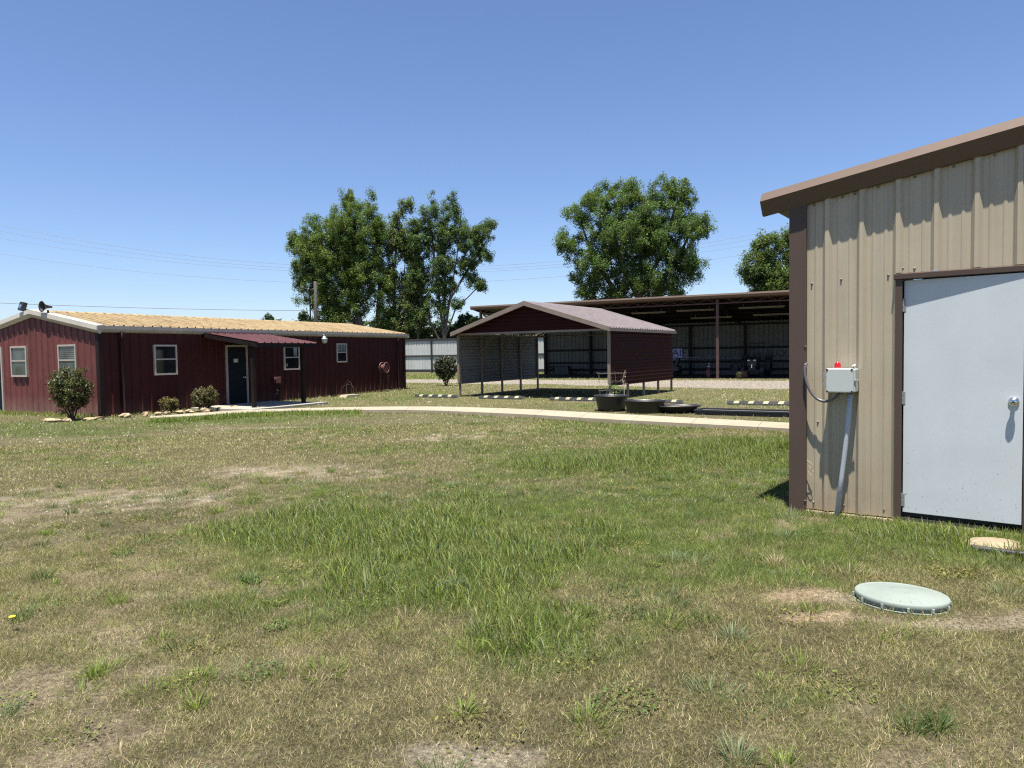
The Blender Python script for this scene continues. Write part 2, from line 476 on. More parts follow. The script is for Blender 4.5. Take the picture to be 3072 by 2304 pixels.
def ribs(x0, x1, period=0.305, h=0.03, base=0.075, top=0.03, minor=0.004, off=0.0):
    """cross-section of a ribbed sheet between x0 and x1: list of (x, height)"""
    ev = []
    k = math.floor((x0 - off) / period) - 1
    while off + k * period < x1 + period:
        c_ = off + k * period
        ev += [(c_ - base / 2, 0), (c_ - top / 2, h), (c_ + top / 2, h), (c_ + base / 2, 0)]
        if minor:
            for q in (1 / 3, 2 / 3):
                cm = c_ + period * q
                ev += [(cm - 0.018, 0), (cm - 0.008, minor), (cm + 0.008, minor), (cm + 0.018, 0)]
        k += 1
    ev.sort()
    def hgt(x):
        for i in range(len(ev) - 1):
            if ev[i][0] <= x <= ev[i + 1][0]:
                a, b_ = ev[i], ev[i + 1]
                return a[1] + (b_[1] - a[1]) * (x - a[0]) / max(1e-9, b_[0] - a[0])
        return 0.0
    return [(x0, hgt(x0))] + [e for e in ev if x0 + 1e-4 < e[0] < x1 - 1e-4] + [(x1, hgt(x1))]

def sheet(prof, fmap, lo, hi, n=1):
    """ribbed sheet; fmap(x, d, t) -> point; lo/hi functions or numbers of x"""
    lo_f = lo if callable(lo) else (lambda x: lo)
    hi_f = hi if callable(hi) else (lambda x: hi)
    mb = MB()
    vs, fs = [], []
    for x, d in prof:
        a, b_ = lo_f(x), hi_f(x)
        for i in range(n + 1):
            vs.append(fmap(x, d, a + (b_ - a) * i / n))
    for j in range(len(prof) - 1):
        for i in range(n):
            fs.append((j * (n + 1) + i, (j + 1) * (n + 1) + i, (j + 1) * (n + 1) + i + 1, j * (n + 1) + i + 1))
    return mb.add(vs, fs)

def sheets(name, x0, x1, step, fmap, lo, hi, mat, parent, **kw):
    x = x0
    while x < x1 - 0.02:
        e = min(x + step, x1)
        sheet(ribs(x, e, **kw), fmap, lo, hi).build(name, mat, parent)
        x = e

def text_mesh(body, size):
    cu = bpy.data.curves.new("text", 'FONT')
    cu.body = body; cu.size = size; cu.extrude = 0.003; cu.resolution_u = 2
    o = bpy.data.objects.new("text", cu)
    COL.objects.link(o)
    bpy.context.view_layer.update()
    me = bpy.data.meshes.new_from_object(o.evaluated_get(bpy.context.evaluated_depsgraph_get()))
    bpy.data.objects.remove(o); bpy.data.curves.remove(cu)
    return me

def aim(x, y): return math.atan2(y, x)

# ------------------------------------------------------------------ noise in numpy
def vnoise(x, y, seed=0):
    x = np.asarray(x, float); y = np.asarray(y, float)
    xi, yi = np.floor(x), np.floor(y)
    fx, fy = x - xi, y - yi
    fx = fx * fx * (3 - 2 * fx); fy = fy * fy * (3 - 2 * fy)
    def h(a, b_):
        t = np.sin(a * 127.1 + b_ * 311.7 + seed * 74.7) * 43758.5453
        return t - np.floor(t)
    return (h(xi, yi) * (1 - fx) * (1 - fy) + h(xi + 1, yi) * fx * (1 - fy) + h(xi, yi + 1) * (1 - fx) * fy + h(xi + 1, yi + 1) * fx * fy)

def fbm(x, y, sc, seed=0, oc=4):
    s_, a, t = 0.0, 1.0, 0.0
    for i in range(oc):
        s_ = s_ + a * vnoise(np.asarray(x) * sc + 17.3 * i, np.asarray(y) * sc - 9.1 * i, seed + i)
        t += a; a *= 0.55; sc *= 2.1
    return s_ / t

def blobs(x, y, lst):
    """soft union of ellipses (cx, cy, rx, ry, amp)"""
    w = np.zeros_like(np.asarray(x, float))
    for cx, cy, rx, ry, a in lst:
        q = ((x - cx) / rx) ** 2 + ((y - cy) / ry) ** 2
        w = np.maximum(w, a * np.clip(1.6 * np.exp(-1.1 * q), 0, 1))
    return w

def sm(x, a, b_):
    t = np.clip((x - a) / (b_ - a), 0, 1)
    return t * t * (3 - 2 * t)

# ------------------------------------------------------------------ site axes
Uv, Vv = Vector((0.883, -0.469)).normalized(), None
Vv = Vector((-Uv.y, Uv.x))
A0 = Vector((-11.77, 20.30))                 # near corner of the red building
RED_W, RED_L, RED_Z, RED_R = 6.5, 14.45, 2.44, 2.98
T0 = Vector((2.634, 6.71)); TU = Vector((0.8115, -0.5843)).normalized(); TV = Vector((-TU.y, TU.x))
C0 = Vector((-2.01, 27.49)); CU = Vector((0.84, -0.54)).normalized(); CV = Vector((-CU.y, CU.x))
CW, CL = 6.35, 5.9
S0 = Vector((-2.2, 48.0)); SU = Vector((0.893, -0.449)).normalized(); SV = Vector((-SU.y, SU.x))
SD, SL = 8.0, 31.0

def terrain(x, y):
    x = np.asarray(x, float); y = np.asarray(y, float)
    h = 0.14 * np.exp(-((x - 4.5) ** 2 + (y - 4.5) ** 2) / 24.5)
    h = h + 0.08 * np.exp(-((x + 6.0) ** 2 + (y - 34) ** 2) / 30.0)
    h = h + 0.035 * (fbm(x, y, 0.45, 3, 3) - 0.5) * np.exp(-np.maximum(0, y - 14) / 12.0)
    h = h + 0.014 * (fbm(x, y, 2.2, 5, 3) - 0.5) * np.exp(-np.maximum(0, y - 10) / 8.0)
    return h

# concrete walk edges, left end to right end (world metres)
WALK_NEAR = [(-9.6, 18.75), (-8.5, 19.3), (-7.9, 19.95), (-7.06, 20.33), (-5.88, 20.55), (-4.34, 20.48), (-2.71, 20.1), (-1.3, 19.25), (0.53, 17.94), (1.9, 16.66), (3.37, 15.49), (4.55, 14.59), (5.44, 13.87), (8.2, 11.5)]
WALK_FAR = [(-9.9, 19.35), (-8.9, 20.3), (-8.2, 21.15), (-6.9, 21.45), (-5.8, 21.6), (-4.5, 21.65), (-2.95, 21.55), (-1.45, 20.95), (0.6, 19.65), (2.15, 18.2), (3.7, 16.85), (4.95, 15.8), (5.86, 14.95), (8.9, 12.4)]

def inpoly(x, y, poly):
    r = np.zeros(np.shape(x), bool)
    n = len(poly)
    for i in range(n):
        x1, y1 = poly[i]; x2, y2 = poly[(i + 1) % n]
        c_ = ((y1 > y) != (y2 > y)) & (x < (x2 - x1) * (y - y1) / (y2 - y1 + 1e-12) + x1)
        r ^= c_
    return r

def inrect(x, y, o, u, v, x0, x1, y0, y1):
    a = (x - o.x) * u.x + (y - o.y) * u.y
    b_ = (x - o.x) * v.x + (y - o.y) * v.y
    return (a > x0) & (a < x1) & (b_ > y0) & (b_ < y1)

def drive_w(x, y):
    """1 on the gravel drive, 0 off it (ragged near edge)"""
    vc = 0.469 * x + 0.883 * y
    uc = 0.883 * x - 0.469 * y
    near = 31.6 - 0.16 * (uc + 8) + 1.6 * (fbm(x, y, 0.35, 21, 4) - 0.5) * 2
    near = np.clip(near, 27.6, 34.2)
    far = 39.1 + 0.5 * (fbm(x, y, 0.6, 22, 3) - 0.5) * 2
    return (sm(vc, near - 0.5, near + 0.5) * (1 - sm(vc, far - 0.3, far + 0.3)))

TALL = [(-1.3, 6.7, 1.5, 0.85, 1), (-0.2, 5.3, 0.85, 1.2, 1), (0.1, 4.15, 0.5, 0.6, 1), (-1.8, 6.3, 0.8, 0.45, .9), (-0.9, 7.7, 0.8, 0.6, .8), (0.35, 6.0, 0.7, 0.7, .9),
        (1.3, 9.9, 1.3, 0.75, 1), (2.7, 10.4, 1.6, 1.1, 1), (4.2, 11.9, 1.5, 0.9, 1), (0.5, 10.2, 0.7, 0.45, .9), (-0.9, 5.2, 0.5, 0.6, .8), (3.2, 5.55, 0.55, 0.3, .75), (4.1, 5.05, .6, .3, .8)]
GREEN = TALL + [(-0.6, 6.5, 3.0, 2.6, .9), (0.2, 4.6, 1.2, 1.6, .7), (2.6, 10.6, 3.6, 2.2, .9), (-10.2, 16.6, 3.0, 1.3, .8), (-8.0, 18.6, 3.0, .9, 1), (-5.5, 19.4, 2.5, .7, .85),
         (2.0, 14.5, 2.4, 1.0, .8), (5.0, 13.0, 2.0, 1.0, .8), (2.9, 5.2, 1.0, .6, .7), (-13.0, 18.6, 3.0, 1.2, .8), (0.0, 44.5, 22, 3.2, .8), (-8, 52, 14, 8, .8), (3.0, 22.5, 5.0, .9, .5), (1.7, 3.6, .5, .3, .4), (2.0, 6.6, 2.8, 2.4, .85), (0.8, 8.3, 3.0, 2.0, .8), (0.5, 12.5, 4.5, 2.2, .6), (-2.5, 13.5, 3.5, 1.6, .4), (1.2, 3.3, 1.2, .6, .5), (3.0, 3.2, 1.0, .5, .45)]
BARE = [(-3.2, 10.2, 1.6, 0.75, .95), (-2.3, 9.75, 1.0, 0.45, .75), (-4.6, 8.25, 1.6, 0.9, .85), (-5.8, 8.5, 1.4, 0.8, .8), (-3.6, 4.2, .9, .5, .65), (-2.6, 3.3, .9, .35, .7), (-4.2, 6.2, .8, .5, .6), (-0.2, 2.78, 0.45, 0.13, 1), (1.8, 4.42, 0.26, 0.16, 1.0), (1.76, 4.05, 0.24, 0.13, .9),
        (2.5, 3.95, 0.55, 0.16, 1), (2.15, 4.3, .16, .14, .9), (2.95, 3.85, .4, .16, .85), (-2.2, 2.95, 0.9, 0.3, .6), (-1.1, 2.75, 0.8, 0.2, .7), (-3.2, 5.3, 0.6, 0.3, .6), (-1.6, 3.6, 0.5, 0.2, .5), (0.7, 2.85, .5, .2, .6),
        (2.05, 2.75, .5, .2, .5), (-6.5, 12.6, 2.2, .3, .6), (-5.9, 16.6, 2.0, .18, .8), (-2.5, 14.2, 2.5, .7, .55), (-1.0, 16.0, 3.0, .6, .5), (2.62, 6.3, .25, .2, .8), (5.5, 25.8, 3.5, 1.4, .55), (1.2, 18.2, 3.5, .35, .55)]
DRYZ = [(-4.8, 5.5, 2.8, 3.4, 1.0), (-2.2, 3.3, 2.0, 1.1, 1.0), (-6.0, 9.0, 3.2, 1.7, .9), (0.4, 2.7, 2.2, .45, .9), (2.2, 3.3, 1.0, .6, .7), (-3, 10.6, 2.6, 1.2, .8), (1.6, 4.2, .6, .5, .6), (-1.0, 14.5, 3.5, 1.5, .5)]
SPOT = [(1.80, 4.42, .27, .13, 1), (1.76, 4.04, .27, .10, .9), (2.68, 3.88, .55, .13, 1), (2.05, 4.32, .16, .12, 1), (2.95, 3.98, .22, .10, .9), (-0.2, 2.76, .34, .11, .9), (2.58, 6.42, .16, .10, .8), (-1.2, 2.6, .4, .10, .6), (0.9, 2.6, .35, .10, .6)]
SAND = [(1.8, 4.42, 0.26, 0.16, 1.0), (1.76, 4.05, 0.24, 0.13, .9), (-3.2, 5.3, 0.5, 0.25, .5), (-3.1, 10.1, .8, .3, .4), (2.5, 3.95, 0.5, 0.14, .35)]
LIMEY = [(2.05, 4.32, .16, .12, .8), (2.68, 3.88, .6, .18, .9), (-0.2, 2.78, 0.42, 0.12, 1), (-3.2, 10.25, 1.2, .4, .7), (-4.6, 8.25, 1.0, .4, .9), (-5.8, 8.3, .9, .35, .8), (5.5, 25.8, 3.5, 1.4, .7), (-2, 15.5, 4, 1.6, .4)]

def fields(x, y):
    n1 = fbm(x, y, 0.8, 31, 4); n2 = fbm(x, y, 2.6, 37, 3); n3 = fbm(x, y, 0.25, 41, 3)
    ed = (n1 - 0.5) * 0.75 + (n2 - 0.5) * 0.5
    tall = sm(blobs(x, y, TALL) + ed * 1.2, 0.28, 1.0)
    green = np.clip(sm(blobs(x, y, GREEN) + ed * 1.1, 0.3, 0.95) + 0.85 * sm(n3 * 0.5 + n1 * 0.35 + n2 * 0.3, 0.58, 0.72), 0, 1)
    near = np.exp(-np.maximum(0, np.hypot(x, y) - 4.5) / 3.0)
    bare = np.clip(sm(blobs(x, y, BARE) + ed * 1.3, 0.4, 0.95) + 0.75 * sm(n1 * 0.5 + n2 * 0.55, 0.60, 0.70) * (0.35 + 0.65 * near), 0, 1) * (1 - 0.8 * tall)
    hf = fbm(x, y, 5.5, 47, 3)
    bare = bare * (0.25 + 0.75 * sm(hf, 0.36, 0.62))
    bare = np.maximum(bare, sm(blobs(x, y, SPOT) + (n2 - .5) * 0.9 + (hf - .5) * 0.8, 0.45, 0.8))
    green = green * (1 - 0.85 * sm(blobs(x, y, DRYZ) + (n2 - .5) * 0.8, .2, .9) * (1 - tall))
    return tall, green * (1 - 0.75 * bare), bare, n1, n2, n3

# ------------------------------------------------------------------ ground sheet
def spaced(*segs):
    out_ = []
    for a, b_, st in segs:
        out_ += list(np.arange(a, b_, st))
    return out_
gx = spaced((0, 5, 0.08), (5, 12, 0.2), (12, 30, 0.6), (30, 80, 4.0)) + [80, 110, 160, 250, 400, 700, 1200, 2000]
gx = np.array(sorted(set([-v_ for v_ in gx] + gx)))
gy = np.array([-400, -120, -40, -15, -6, -2, 0, 1, 1.6] + spaced((2.0, 9, 0.07), (9, 16, 0.15), (16, 32, 0.35), (32, 80, 1.0)) + [80, 95, 120, 160, 220, 320, 500, 800, 1300, 2400])
GX, GY = np.meshgrid(gx, gy)
gz = terrain(GX, GY)
tall_, green_, bare_, gn1, gn2, gn3 = fields(GX, GY)
sand_ = np.clip(blobs(GX, GY, SAND) + (gn2 - .5), 0, 1); lime_ = np.clip(blobs(GX, GY, LIMEY) + (gn2 - 0.5) * 1.2, 0, 1)
thatch = np.array([0.125, 0.110, 0.060]); soilc = np.array([0.23, 0.185, 0.125]); grn = np.array([0.074, 0.090, 0.028]); sandc = np.array([0.33, 0.245, 0.155]); limec = np.array([0.30, 0.265, 0.20])
gc = thatch[None, None] * (0.8 + 0.4 * gn1[..., None])
gc = gc * (1 - green_[..., None]) + grn * green_[..., None]
gc = gc * (1 - 0.75 * bare_[..., None]) + soilc * 0.75 * bare_[..., None]
gc = gc * (1 - (sand_ * bare_)[..., None]) + sandc * (sand_ * bare_)[..., None]
lb = (lime_ * bare_ * 0.65)[..., None]
gc = gc * (1 - lb) + limec * lb
far_ = sm(GY, 12, 26)[..., None]
farc = np.array([0.130, 0.124, 0.056]) * (0.85 + 0.3 * gn1[..., None]) * (1 - green_[..., None]) + np.array([0.094, 0.112, 0.034]) * green_[..., None]
gc = gc * (0.88 + 0.24 * sm(fbm(GX, GY, 7.0, 71, 3), .3, .7))[..., None]
gc = gc * (1 - far_ * 0.8) + farc * far_ * 0.8
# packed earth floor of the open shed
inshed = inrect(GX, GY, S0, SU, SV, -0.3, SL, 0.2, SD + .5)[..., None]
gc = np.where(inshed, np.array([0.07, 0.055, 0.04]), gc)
nyy, nxx = GX.shape
vv = np.stack([GX, GY, gz], -1).reshape(-1, 3)
idx = np.arange(nyy * nxx).reshape(nyy, nxx)
qd = np.stack([idx[:-1, :-1], idx[:-1, 1:], idx[1:, 1:], idx[1:, :-1]], -1).reshape(-1, 4)
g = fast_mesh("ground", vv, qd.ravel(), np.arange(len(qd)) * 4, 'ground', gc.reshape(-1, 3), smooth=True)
tag(g, kind="structure")

# ------------------------------------------------------------------ gravel drive
du = np.arange(-46, 34, 0.5); dv = np.arange(26.6, 40.4, 0.35)
DU, DV = np.meshgrid(du, dv)
DX = 0.883 * DU + 0.469 * DV; DY = -0.469 * DU + 0.883 * DV
dz = terrain(DX, DY) - 0.05 + 0.066 * sm(drive_w(DX, DY), 0.25, 0.75) + 0.008 * (fbm(DX, DY, 1.5, 61, 3) - .5)
idx = np.arange(DX.size).reshape(DX.shape)
qd = np.stack([idx[:-1, :-1], idx[:-1, 1:], idx[1:, 1:], idx[1:, :-1]], -1).reshape(-1, 4)
dr = fast_mesh("gravel_drive", np.stack([DX, DY, dz], -1).reshape(-1, 3), qd.ravel(), np.arange(len(qd)) * 4, 'gravel', smooth=True)
tag(dr, kind="structure")

# ------------------------------------------------------------------ concrete walk, slab by slab
walk = bpy.data.objects.new("concrete_walk", None); COL.objects.link(walk); tag(walk, kind="structure")
def resample(pl, n):
    P = np.array(pl); d = np.r_[0, np.cumsum(np.hypot(*np.diff(P, axis=0).T))]
    # smooth the polyline a little before sampling
    t = np.linspace(0, d[-1], n)
    X = np.interp(t, d, P[:, 0]); Y = np.interp(t, d, P[:, 1])
    k = np.ones(9) / 9
    Xp = np.convolve(np.pad(X, 4, mode='edge'), k, 'valid'); Yp = np.convolve(np.pad(Y, 4, mode='edge'), k, 'valid')
    Xp[0], Yp[0], Xp[-1], Yp[-1] = X[0], Y[0], X[-1], Y[-1]
    return np.stack([Xp, Yp], -1)
WN, WF = resample(WALK_NEAR, 121), resample(WALK_FAR, 121)
for k in range(0, 120, 8):
    n_ = WN[k:k + 9].copy(); f_ = WF[k:k + 9].copy()
    # narrow open joint between neighbouring slabs
    for e_, nb in ((0, 1), (-1, -2)):
        for arr in (n_, f_):
            d = arr[nb] - arr[e_]; arr[e_] = arr[e_] + d / np.linalg.norm(d) * 0.004
    vs, fs = [], []
    for i in range(9):
        hz = 0.10
        for (p, zz) in ((n_[i], -0.03), (n_[i], hz), (f_[i], hz), (f_[i], -0.03)):
            vs.append((p[0], p[1], zz))
    for i in range(8):
        a, b_ = i * 4, (i + 1) * 4
        fs += [(a, b_, b_ + 1, a + 1), (a + 1, b_ + 1, b_ + 2, a + 2), (a + 2, b_ + 2, b_ + 3, a + 3)]
    fs += [(0, 1, 2, 3), (32, 35, 34, 33)]
    MB().add(vs, fs).build("slab", 'concrete', walk)

# ------------------------------------------------------------------ red building  (x along long wall, y into building)
red = thing("red_metal_building", (A0.x, A0.y, 0), "long low dark red metal building with a weathered yellow roof", "building", aim(Vv.x, Vv.y))
slope = (RED_R - RED_Z) / (RED_W / 2)
wall_long = lambda x, d, t: (x, -d, t)
wall_gab = lambda x, d, t: (-d, x, t)
gtop = lambda y: RED_Z + slope * (RED_W / 2 - abs(y - RED_W / 2)) + 0.1
for nm_, rng_ in (("wall_panel", None),):
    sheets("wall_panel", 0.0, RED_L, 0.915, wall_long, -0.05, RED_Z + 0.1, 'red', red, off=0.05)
    xs = [0.0]
    while xs[-1] < RED_W - 0.02:
        xs.append(min(RED_W, xs[-1] + 0.915))
    for a_, b_ in zip(xs[:-1], xs[1:]):
        pr = ribs(a_, b_, off=0.1)
        if a_ < RED_W / 2 < b_:
            pr = sorted(pr + [(RED_W / 2, 0.0)])
        sheet(pr, wall_gab, -0.05, gtop).build("wall_panel", 'red_gable_lit', red)
# rear walls
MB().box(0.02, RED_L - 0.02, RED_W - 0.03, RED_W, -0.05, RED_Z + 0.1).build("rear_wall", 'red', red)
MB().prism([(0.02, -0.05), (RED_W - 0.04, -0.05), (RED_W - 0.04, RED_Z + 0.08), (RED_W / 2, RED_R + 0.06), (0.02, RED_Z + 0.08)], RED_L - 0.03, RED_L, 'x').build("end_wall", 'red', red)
# corner trims
MB().box(-0.045, 0.09, -0.048, 0.0, -0.04, RED_Z + 0.05).box(-0.045, 0.0, 0.0, 0.10, -0.04, RED_Z + 0.05).build("corner_trim", 'red_trim', red)
MB().box(RED_L - 0.09, RED_L + 0.035, -0.045, 0.04, -0.04, RED_Z + 0.05).build("corner_trim", 'red_trim', red)
# roof sheets: near and far slope
def roof_near(x, d, t): return (x, -0.10 + t, RED_Z + 0.19 + slope * t + d)
def roof_far(x, d, t): return (x, RED_W + 0.10 - t, RED_Z + 0.19 + slope * t + d)
roof = MB().box(0.0, RED_L, 0.02, RED_W - 0.05, RED_Z + 0.11, RED_Z + 0.13).build("roof", 'dark', red)
for fm in (roof_near, roof_far):
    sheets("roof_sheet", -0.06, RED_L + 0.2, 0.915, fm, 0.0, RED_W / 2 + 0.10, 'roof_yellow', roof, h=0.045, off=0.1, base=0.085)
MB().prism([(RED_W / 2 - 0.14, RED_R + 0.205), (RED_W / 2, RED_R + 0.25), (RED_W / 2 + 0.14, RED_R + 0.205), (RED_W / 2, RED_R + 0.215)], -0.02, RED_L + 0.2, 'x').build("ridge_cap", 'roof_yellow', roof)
# gutters along both eaves
for y0, sgn in ((-0.10, 1), (RED_W + 0.10, -1)):
    MB().prism([(y0, RED_Z + 0.03), (y0 + 0.09 * sgn, RED_Z + 0.0), (y0 + 0.09 * sgn, RED_Z + 0.20), (y0 - 0.03 * sgn, RED_Z + 0.20), (y0 - 0.03 * sgn, RED_Z + 0.10)], -0.09, RED_L + 0.22, 'x').build("gutter", 'gutter', red)
# rake trims at the gable: bright upper face, shaded lower face
for y0, y1 in ((-0.12, RED_W / 2), (RED_W + 0.12, RED_W / 2)):
    z0 = RED_Z + 0.20 - 0.02; z1 = RED_R + 0.235
    vs = []
    for y_, z_ in ((y0, z0), (y1, z1)):
        vs += [(-0.125, y_, z_ - 0.11), (-0.115, y_, z_ + 0.02), (0.14, y_, z_ + 0.045), (0.10, y_, z_ - 0.02), (0.0, y_, z_ - 0.21), (-0.04, y_, z_ - 0.215)]
    fs = [(i, (i + 1) % 6, (i + 1) % 6 + 6, i + 6) for i in range(6)] + [tuple(range(5, -1, -1)), tuple(range(6, 12))]
    MB().add(vs, fs).build("rake_trim", 'bone', red)
MB().box(RED_L + 0.12, RED_L + 0.24, -0.13, -0.11, RED_Z + 0.02, RED_Z + 0.2).build("gutter_end", 'bone', red)
# downspouts
for s_ in (0.63, 13.86):
    MB().tube([(s_, -0.11, RED_Z + 0.02), (s_, -0.10, RED_Z - 0.15), (s_, -0.075, RED_Z - 0.28), (s_, -0.075, 0.12), (s_, -0.16, 0.03)], 0.042, 8).build("downspout", 'red_trim', red, smooth=True)
# windows
def window(parent, o, ax, w, z0, z1, glass1, glass2, n=(0, -1)):
    """o: distance along wall; ax 'x' long wall (facing -y), 'y' gable (facing -x)"""
    def bx(a0, a1, d0, d1, q0, q1, mb):
        if ax == 'x': mb.box(a0, a1, -d1, -d0, q0, q1)
        else: mb.box(-d1, -d0, a0, a1, q0, q1)
        return mb
    fr = MB()
    t = 0.055
    bx(o, o + t, 0.0, 0.066, z0, z1, fr); bx(o + w - t, o + w, 0.0, 0.066, z0, z1, fr)
    bx(o + t, o + w - t, 0.0, 0.066, z1 - t, z1, fr); bx(o + t, o + w - t, 0.0, 0.072, z0, z0 + t, fr)
    win = bx(o + t, o + w - t, 0.0, 0.034, z0 + t, z1 - t, MB()).build("window", 'dark', parent)
    fr.build("frame", 'cream', win)
    zm = (z0 + z1) / 2 + 0.02
    bx(o + t, o + w - t, 0.036, 0.062, zm - 0.02, zm + 0.02, MB()).build("meeting_rail", 'cream', win)
    for a_, b_, gm, dd in ((z0 + t, zm - 0.02, glass1, 0.046), (zm + 0.02, z1 - t, glass2, 0.042)):
        bx(o + t, o + w - t, 0.036, dd, a_, b_, MB()).build("pane", gm, win)
    return win
w1 = window(red, 1.67, 'x', 0.80, 1.16, 2.10, 'glass_dark', 'glass_dark')
w2 = window(red, 6.96, 'x', 0.79, 1.17, 2.07, 'glass_dark', 'glass_dark')
MB().box(7.45, 7.62, -0.052, -0.047, 1.68, 2.0).build("curtain", 'glass_pale', w2)
MB().box(7.04, 7.14, -0.052, -0.047, 1.30, 1.42).build("sticker", 'glass_pale', w2)
w3 = window(red, 9.82, 'x', 0.62, 1.40, 2.18, 'glass_dark', 'glass_grey')
for i in range(5):
    MB().box(9.91 + i * 0.092, 9.95 + i * 0.092, -0.050, -0.0445, 1.84, 2.11).build("curtain_fold", 'glass_pale', w3)
w4 = window(red, 3.60, 'y', 0.88, 1.17, 2.13, 'glass_grey', 'glass_grey')
w5 = window(red, 1.03, 'y', 0.90, 1.17, 2.13, 'glass_grey', 'glass_grey')
for i in range(6):
    MB().box(-0.0475, -0.0445, 1.1, 1.86, 1.74 + i * 0.055, 1.752 + i * 0.055).build("blind_slat", 'glass_pale', w5)
# doors
d1 = MB().box(4.40, 5.18, -0.05, 0.0, 0.06, 2.03).build("door", 'door_blue', red)
MB().box(4.33, 4.40, -0.075, 0.0, 0.0, 2.10).box(5.18, 5.25, -0.075, 0.0, 0.0, 2.10).box(4.40, 5.18, -0.075, 0.0, 2.03, 2.10).build("frame", 'gutter', d1)
MB().lathe([(0.0, -0.135), (0.022, -0.132), (0.03, -0.115), (0.02, -0.095), (0.015, -0.07), (0.035, -0.06), (0.035, -0.05)], 14, (5.09, 0, 0.98), axis='y').build("knob", 'chrome', d1, smooth=True)
MB().box(4.66, 4.84, -0.054, -0.05, 1.50, 1.62).build("notice", 'paper', d1)
d2 = MB().box(-0.05, 0.0, 5.04, 5.92, 0.05, 2.04).build("door", 'door_blue', red)
MB().box(-0.075, 0.0, 4.97, 5.04, 0.0, 2.12).box(-0.075, 0.0, 5.92, 5.99, 0.0, 2.12).box(-0.075, 0.0, 5.04, 5.92, 2.04, 2.12).build("frame", 'cream', d2)
MB().tube([(-0.05, 5.10, 1.0), (-0.10, 5.10, 1.0), (-0.10, 5.20, 1.0)], 0.012, 8).build("handle", 'chrome', d2)
# small electrical box on the wall and conduit
jb = MB().box(6.45, 6.70, -0.14, -0.035, 0.70, 0.93).build("meter_box", 'reel_red', red, bevel=0.01)
MB().tube([(6.57, -0.08, 0.70), (6.57, -0.08, 0.03)], 0.022, 8).build("conduit", 'red_trim', jb)
MB().tube([(6.52, -0.06, 0.5), (6.56, -0.13, 0.42), (6.50, -0.15, 0.34), (6.44, -0.10, 0.30)], 0.02, 8).build("spigot", 'galv', red, smooth=True)
# slab edge under the wall
MB().box(-0.02, RED_L + .02, -0.02, RED_W, -0.3, 0.03).build("foundation", 'slab_dark', red)

# barn light on the long wall
bl = thing("barn_light", tuple(A0 + Vv * 9.0 - (-Uv) * 0.0) + (0,), "jar-shaped barn light with metal hood under the red building's gutter", "lamp", aim(Vv.x, Vv.y))
MB().tube([(0, -0.03, 2.50), (0, -0.17, 2.50), (0, -0.17, 2.44)], 0.025, 8).build("bracket", 'galv', bl, smooth=True)
MB().lathe([(0.0, 2.46), (0.06, 2.46), (0.075, 2.40), (0.13, 2.355), (0.145, 2.335), (0.13, 2.335), (0.10, 2.34)], 18, (0, -0.17, 0)).build("hood", 'galv', bl, smooth=True)
MB().lathe([(0.11, 2.34), (0.115, 2.27), (0.09, 2.20), (0.05, 2.175), (0.0, 2.17)], 18, (0, -0.17, 0)).build("lens", 'box_grey', bl, smooth=True)

# hose reel on a post
hr = thing("hose_reel", tuple(A0 + Vv * 12.45 + Uv * 0.35) + (0.05,), "faded red hose reel on a post against the red long wall", "hose reel", aim(Vv.x, Vv.y))
MB().bar((-0.12, 0.05, -0.1), (-0.12, 0.05, 1.12), 0.06).build("post", 'red_trim', hr)
MB().tube([(0.14, -0.12, 0.95), (0.15, -0.12, 0.6), (0.16, -0.10, 0.42)], 0.022, 8).build("hose_end", 'reel_red', hr, smooth=True)
for yy in (-0.16, 0.08):
    ring = MB(); pts = []
    for k in range(25):
        t = 2 * math.pi * k / 24
        pts.append((0.20 * math.cos(t), yy, 1.08 + 0.22 * math.sin(t)))
    ring.tube(pts, 0.02, 6, caps=False)
    for k in range(4):
        t = math.pi * k / 4
        ring.bar((0.20 * math.cos(t), yy, 1.08 + 0.22 * math.sin(t)), (-0.20 * math.cos(t), yy, 1.08 - 0.22 * math.sin(t)), 0.016)
    ring.build("rim", 'reel_red', hr, smooth=False)
MB().lathe([(0.0, -0.15), (0.13, -0.15), (0.13, 0.07), (0.0, 0.07)], 20, (0, 0, 1.08), axis='y').build("drum", 'reel_red', hr, smooth=False)

# splash block and wire frame by the wall
sb = MB().prism([(-0.42, 0.0), (0.42, 0.0), (0.30, 0.12), (-0.30, 0.12)], -0.22, 0.22, 'y').build("splash_block", 'concrete', None)
sb.location = tuple(A0 + Vv * 9.55 + Uv * 0.95) + (0.0,); sb.rotation_euler = (0, 0, aim(Vv.x, Vv.y) - 0.2)
tag(sb, "pale concrete splash block in the grass beside the red long wall", "block")
wf = thing("wire_hoop", tuple(A0 + Vv * 10.0 + Uv * 0.45) + (0.0,), "bent wire hoop with dry stems against the red long wall", "wire frame")
for k, (a_, r_) in enumerate(((0.2, 0.36), (1.5, 0.30), (2.4, 0.4))):
    MB().tube([(math.cos(a_) * r_ * math.cos(t), math.sin(a_) * r_ * math.cos(t), 0.5 * math.sin(t) * (1 + .15 * k)) for t in np.linspace(0, math.pi, 14)], 0.005, 5).build("hoop", 'twig', wf)

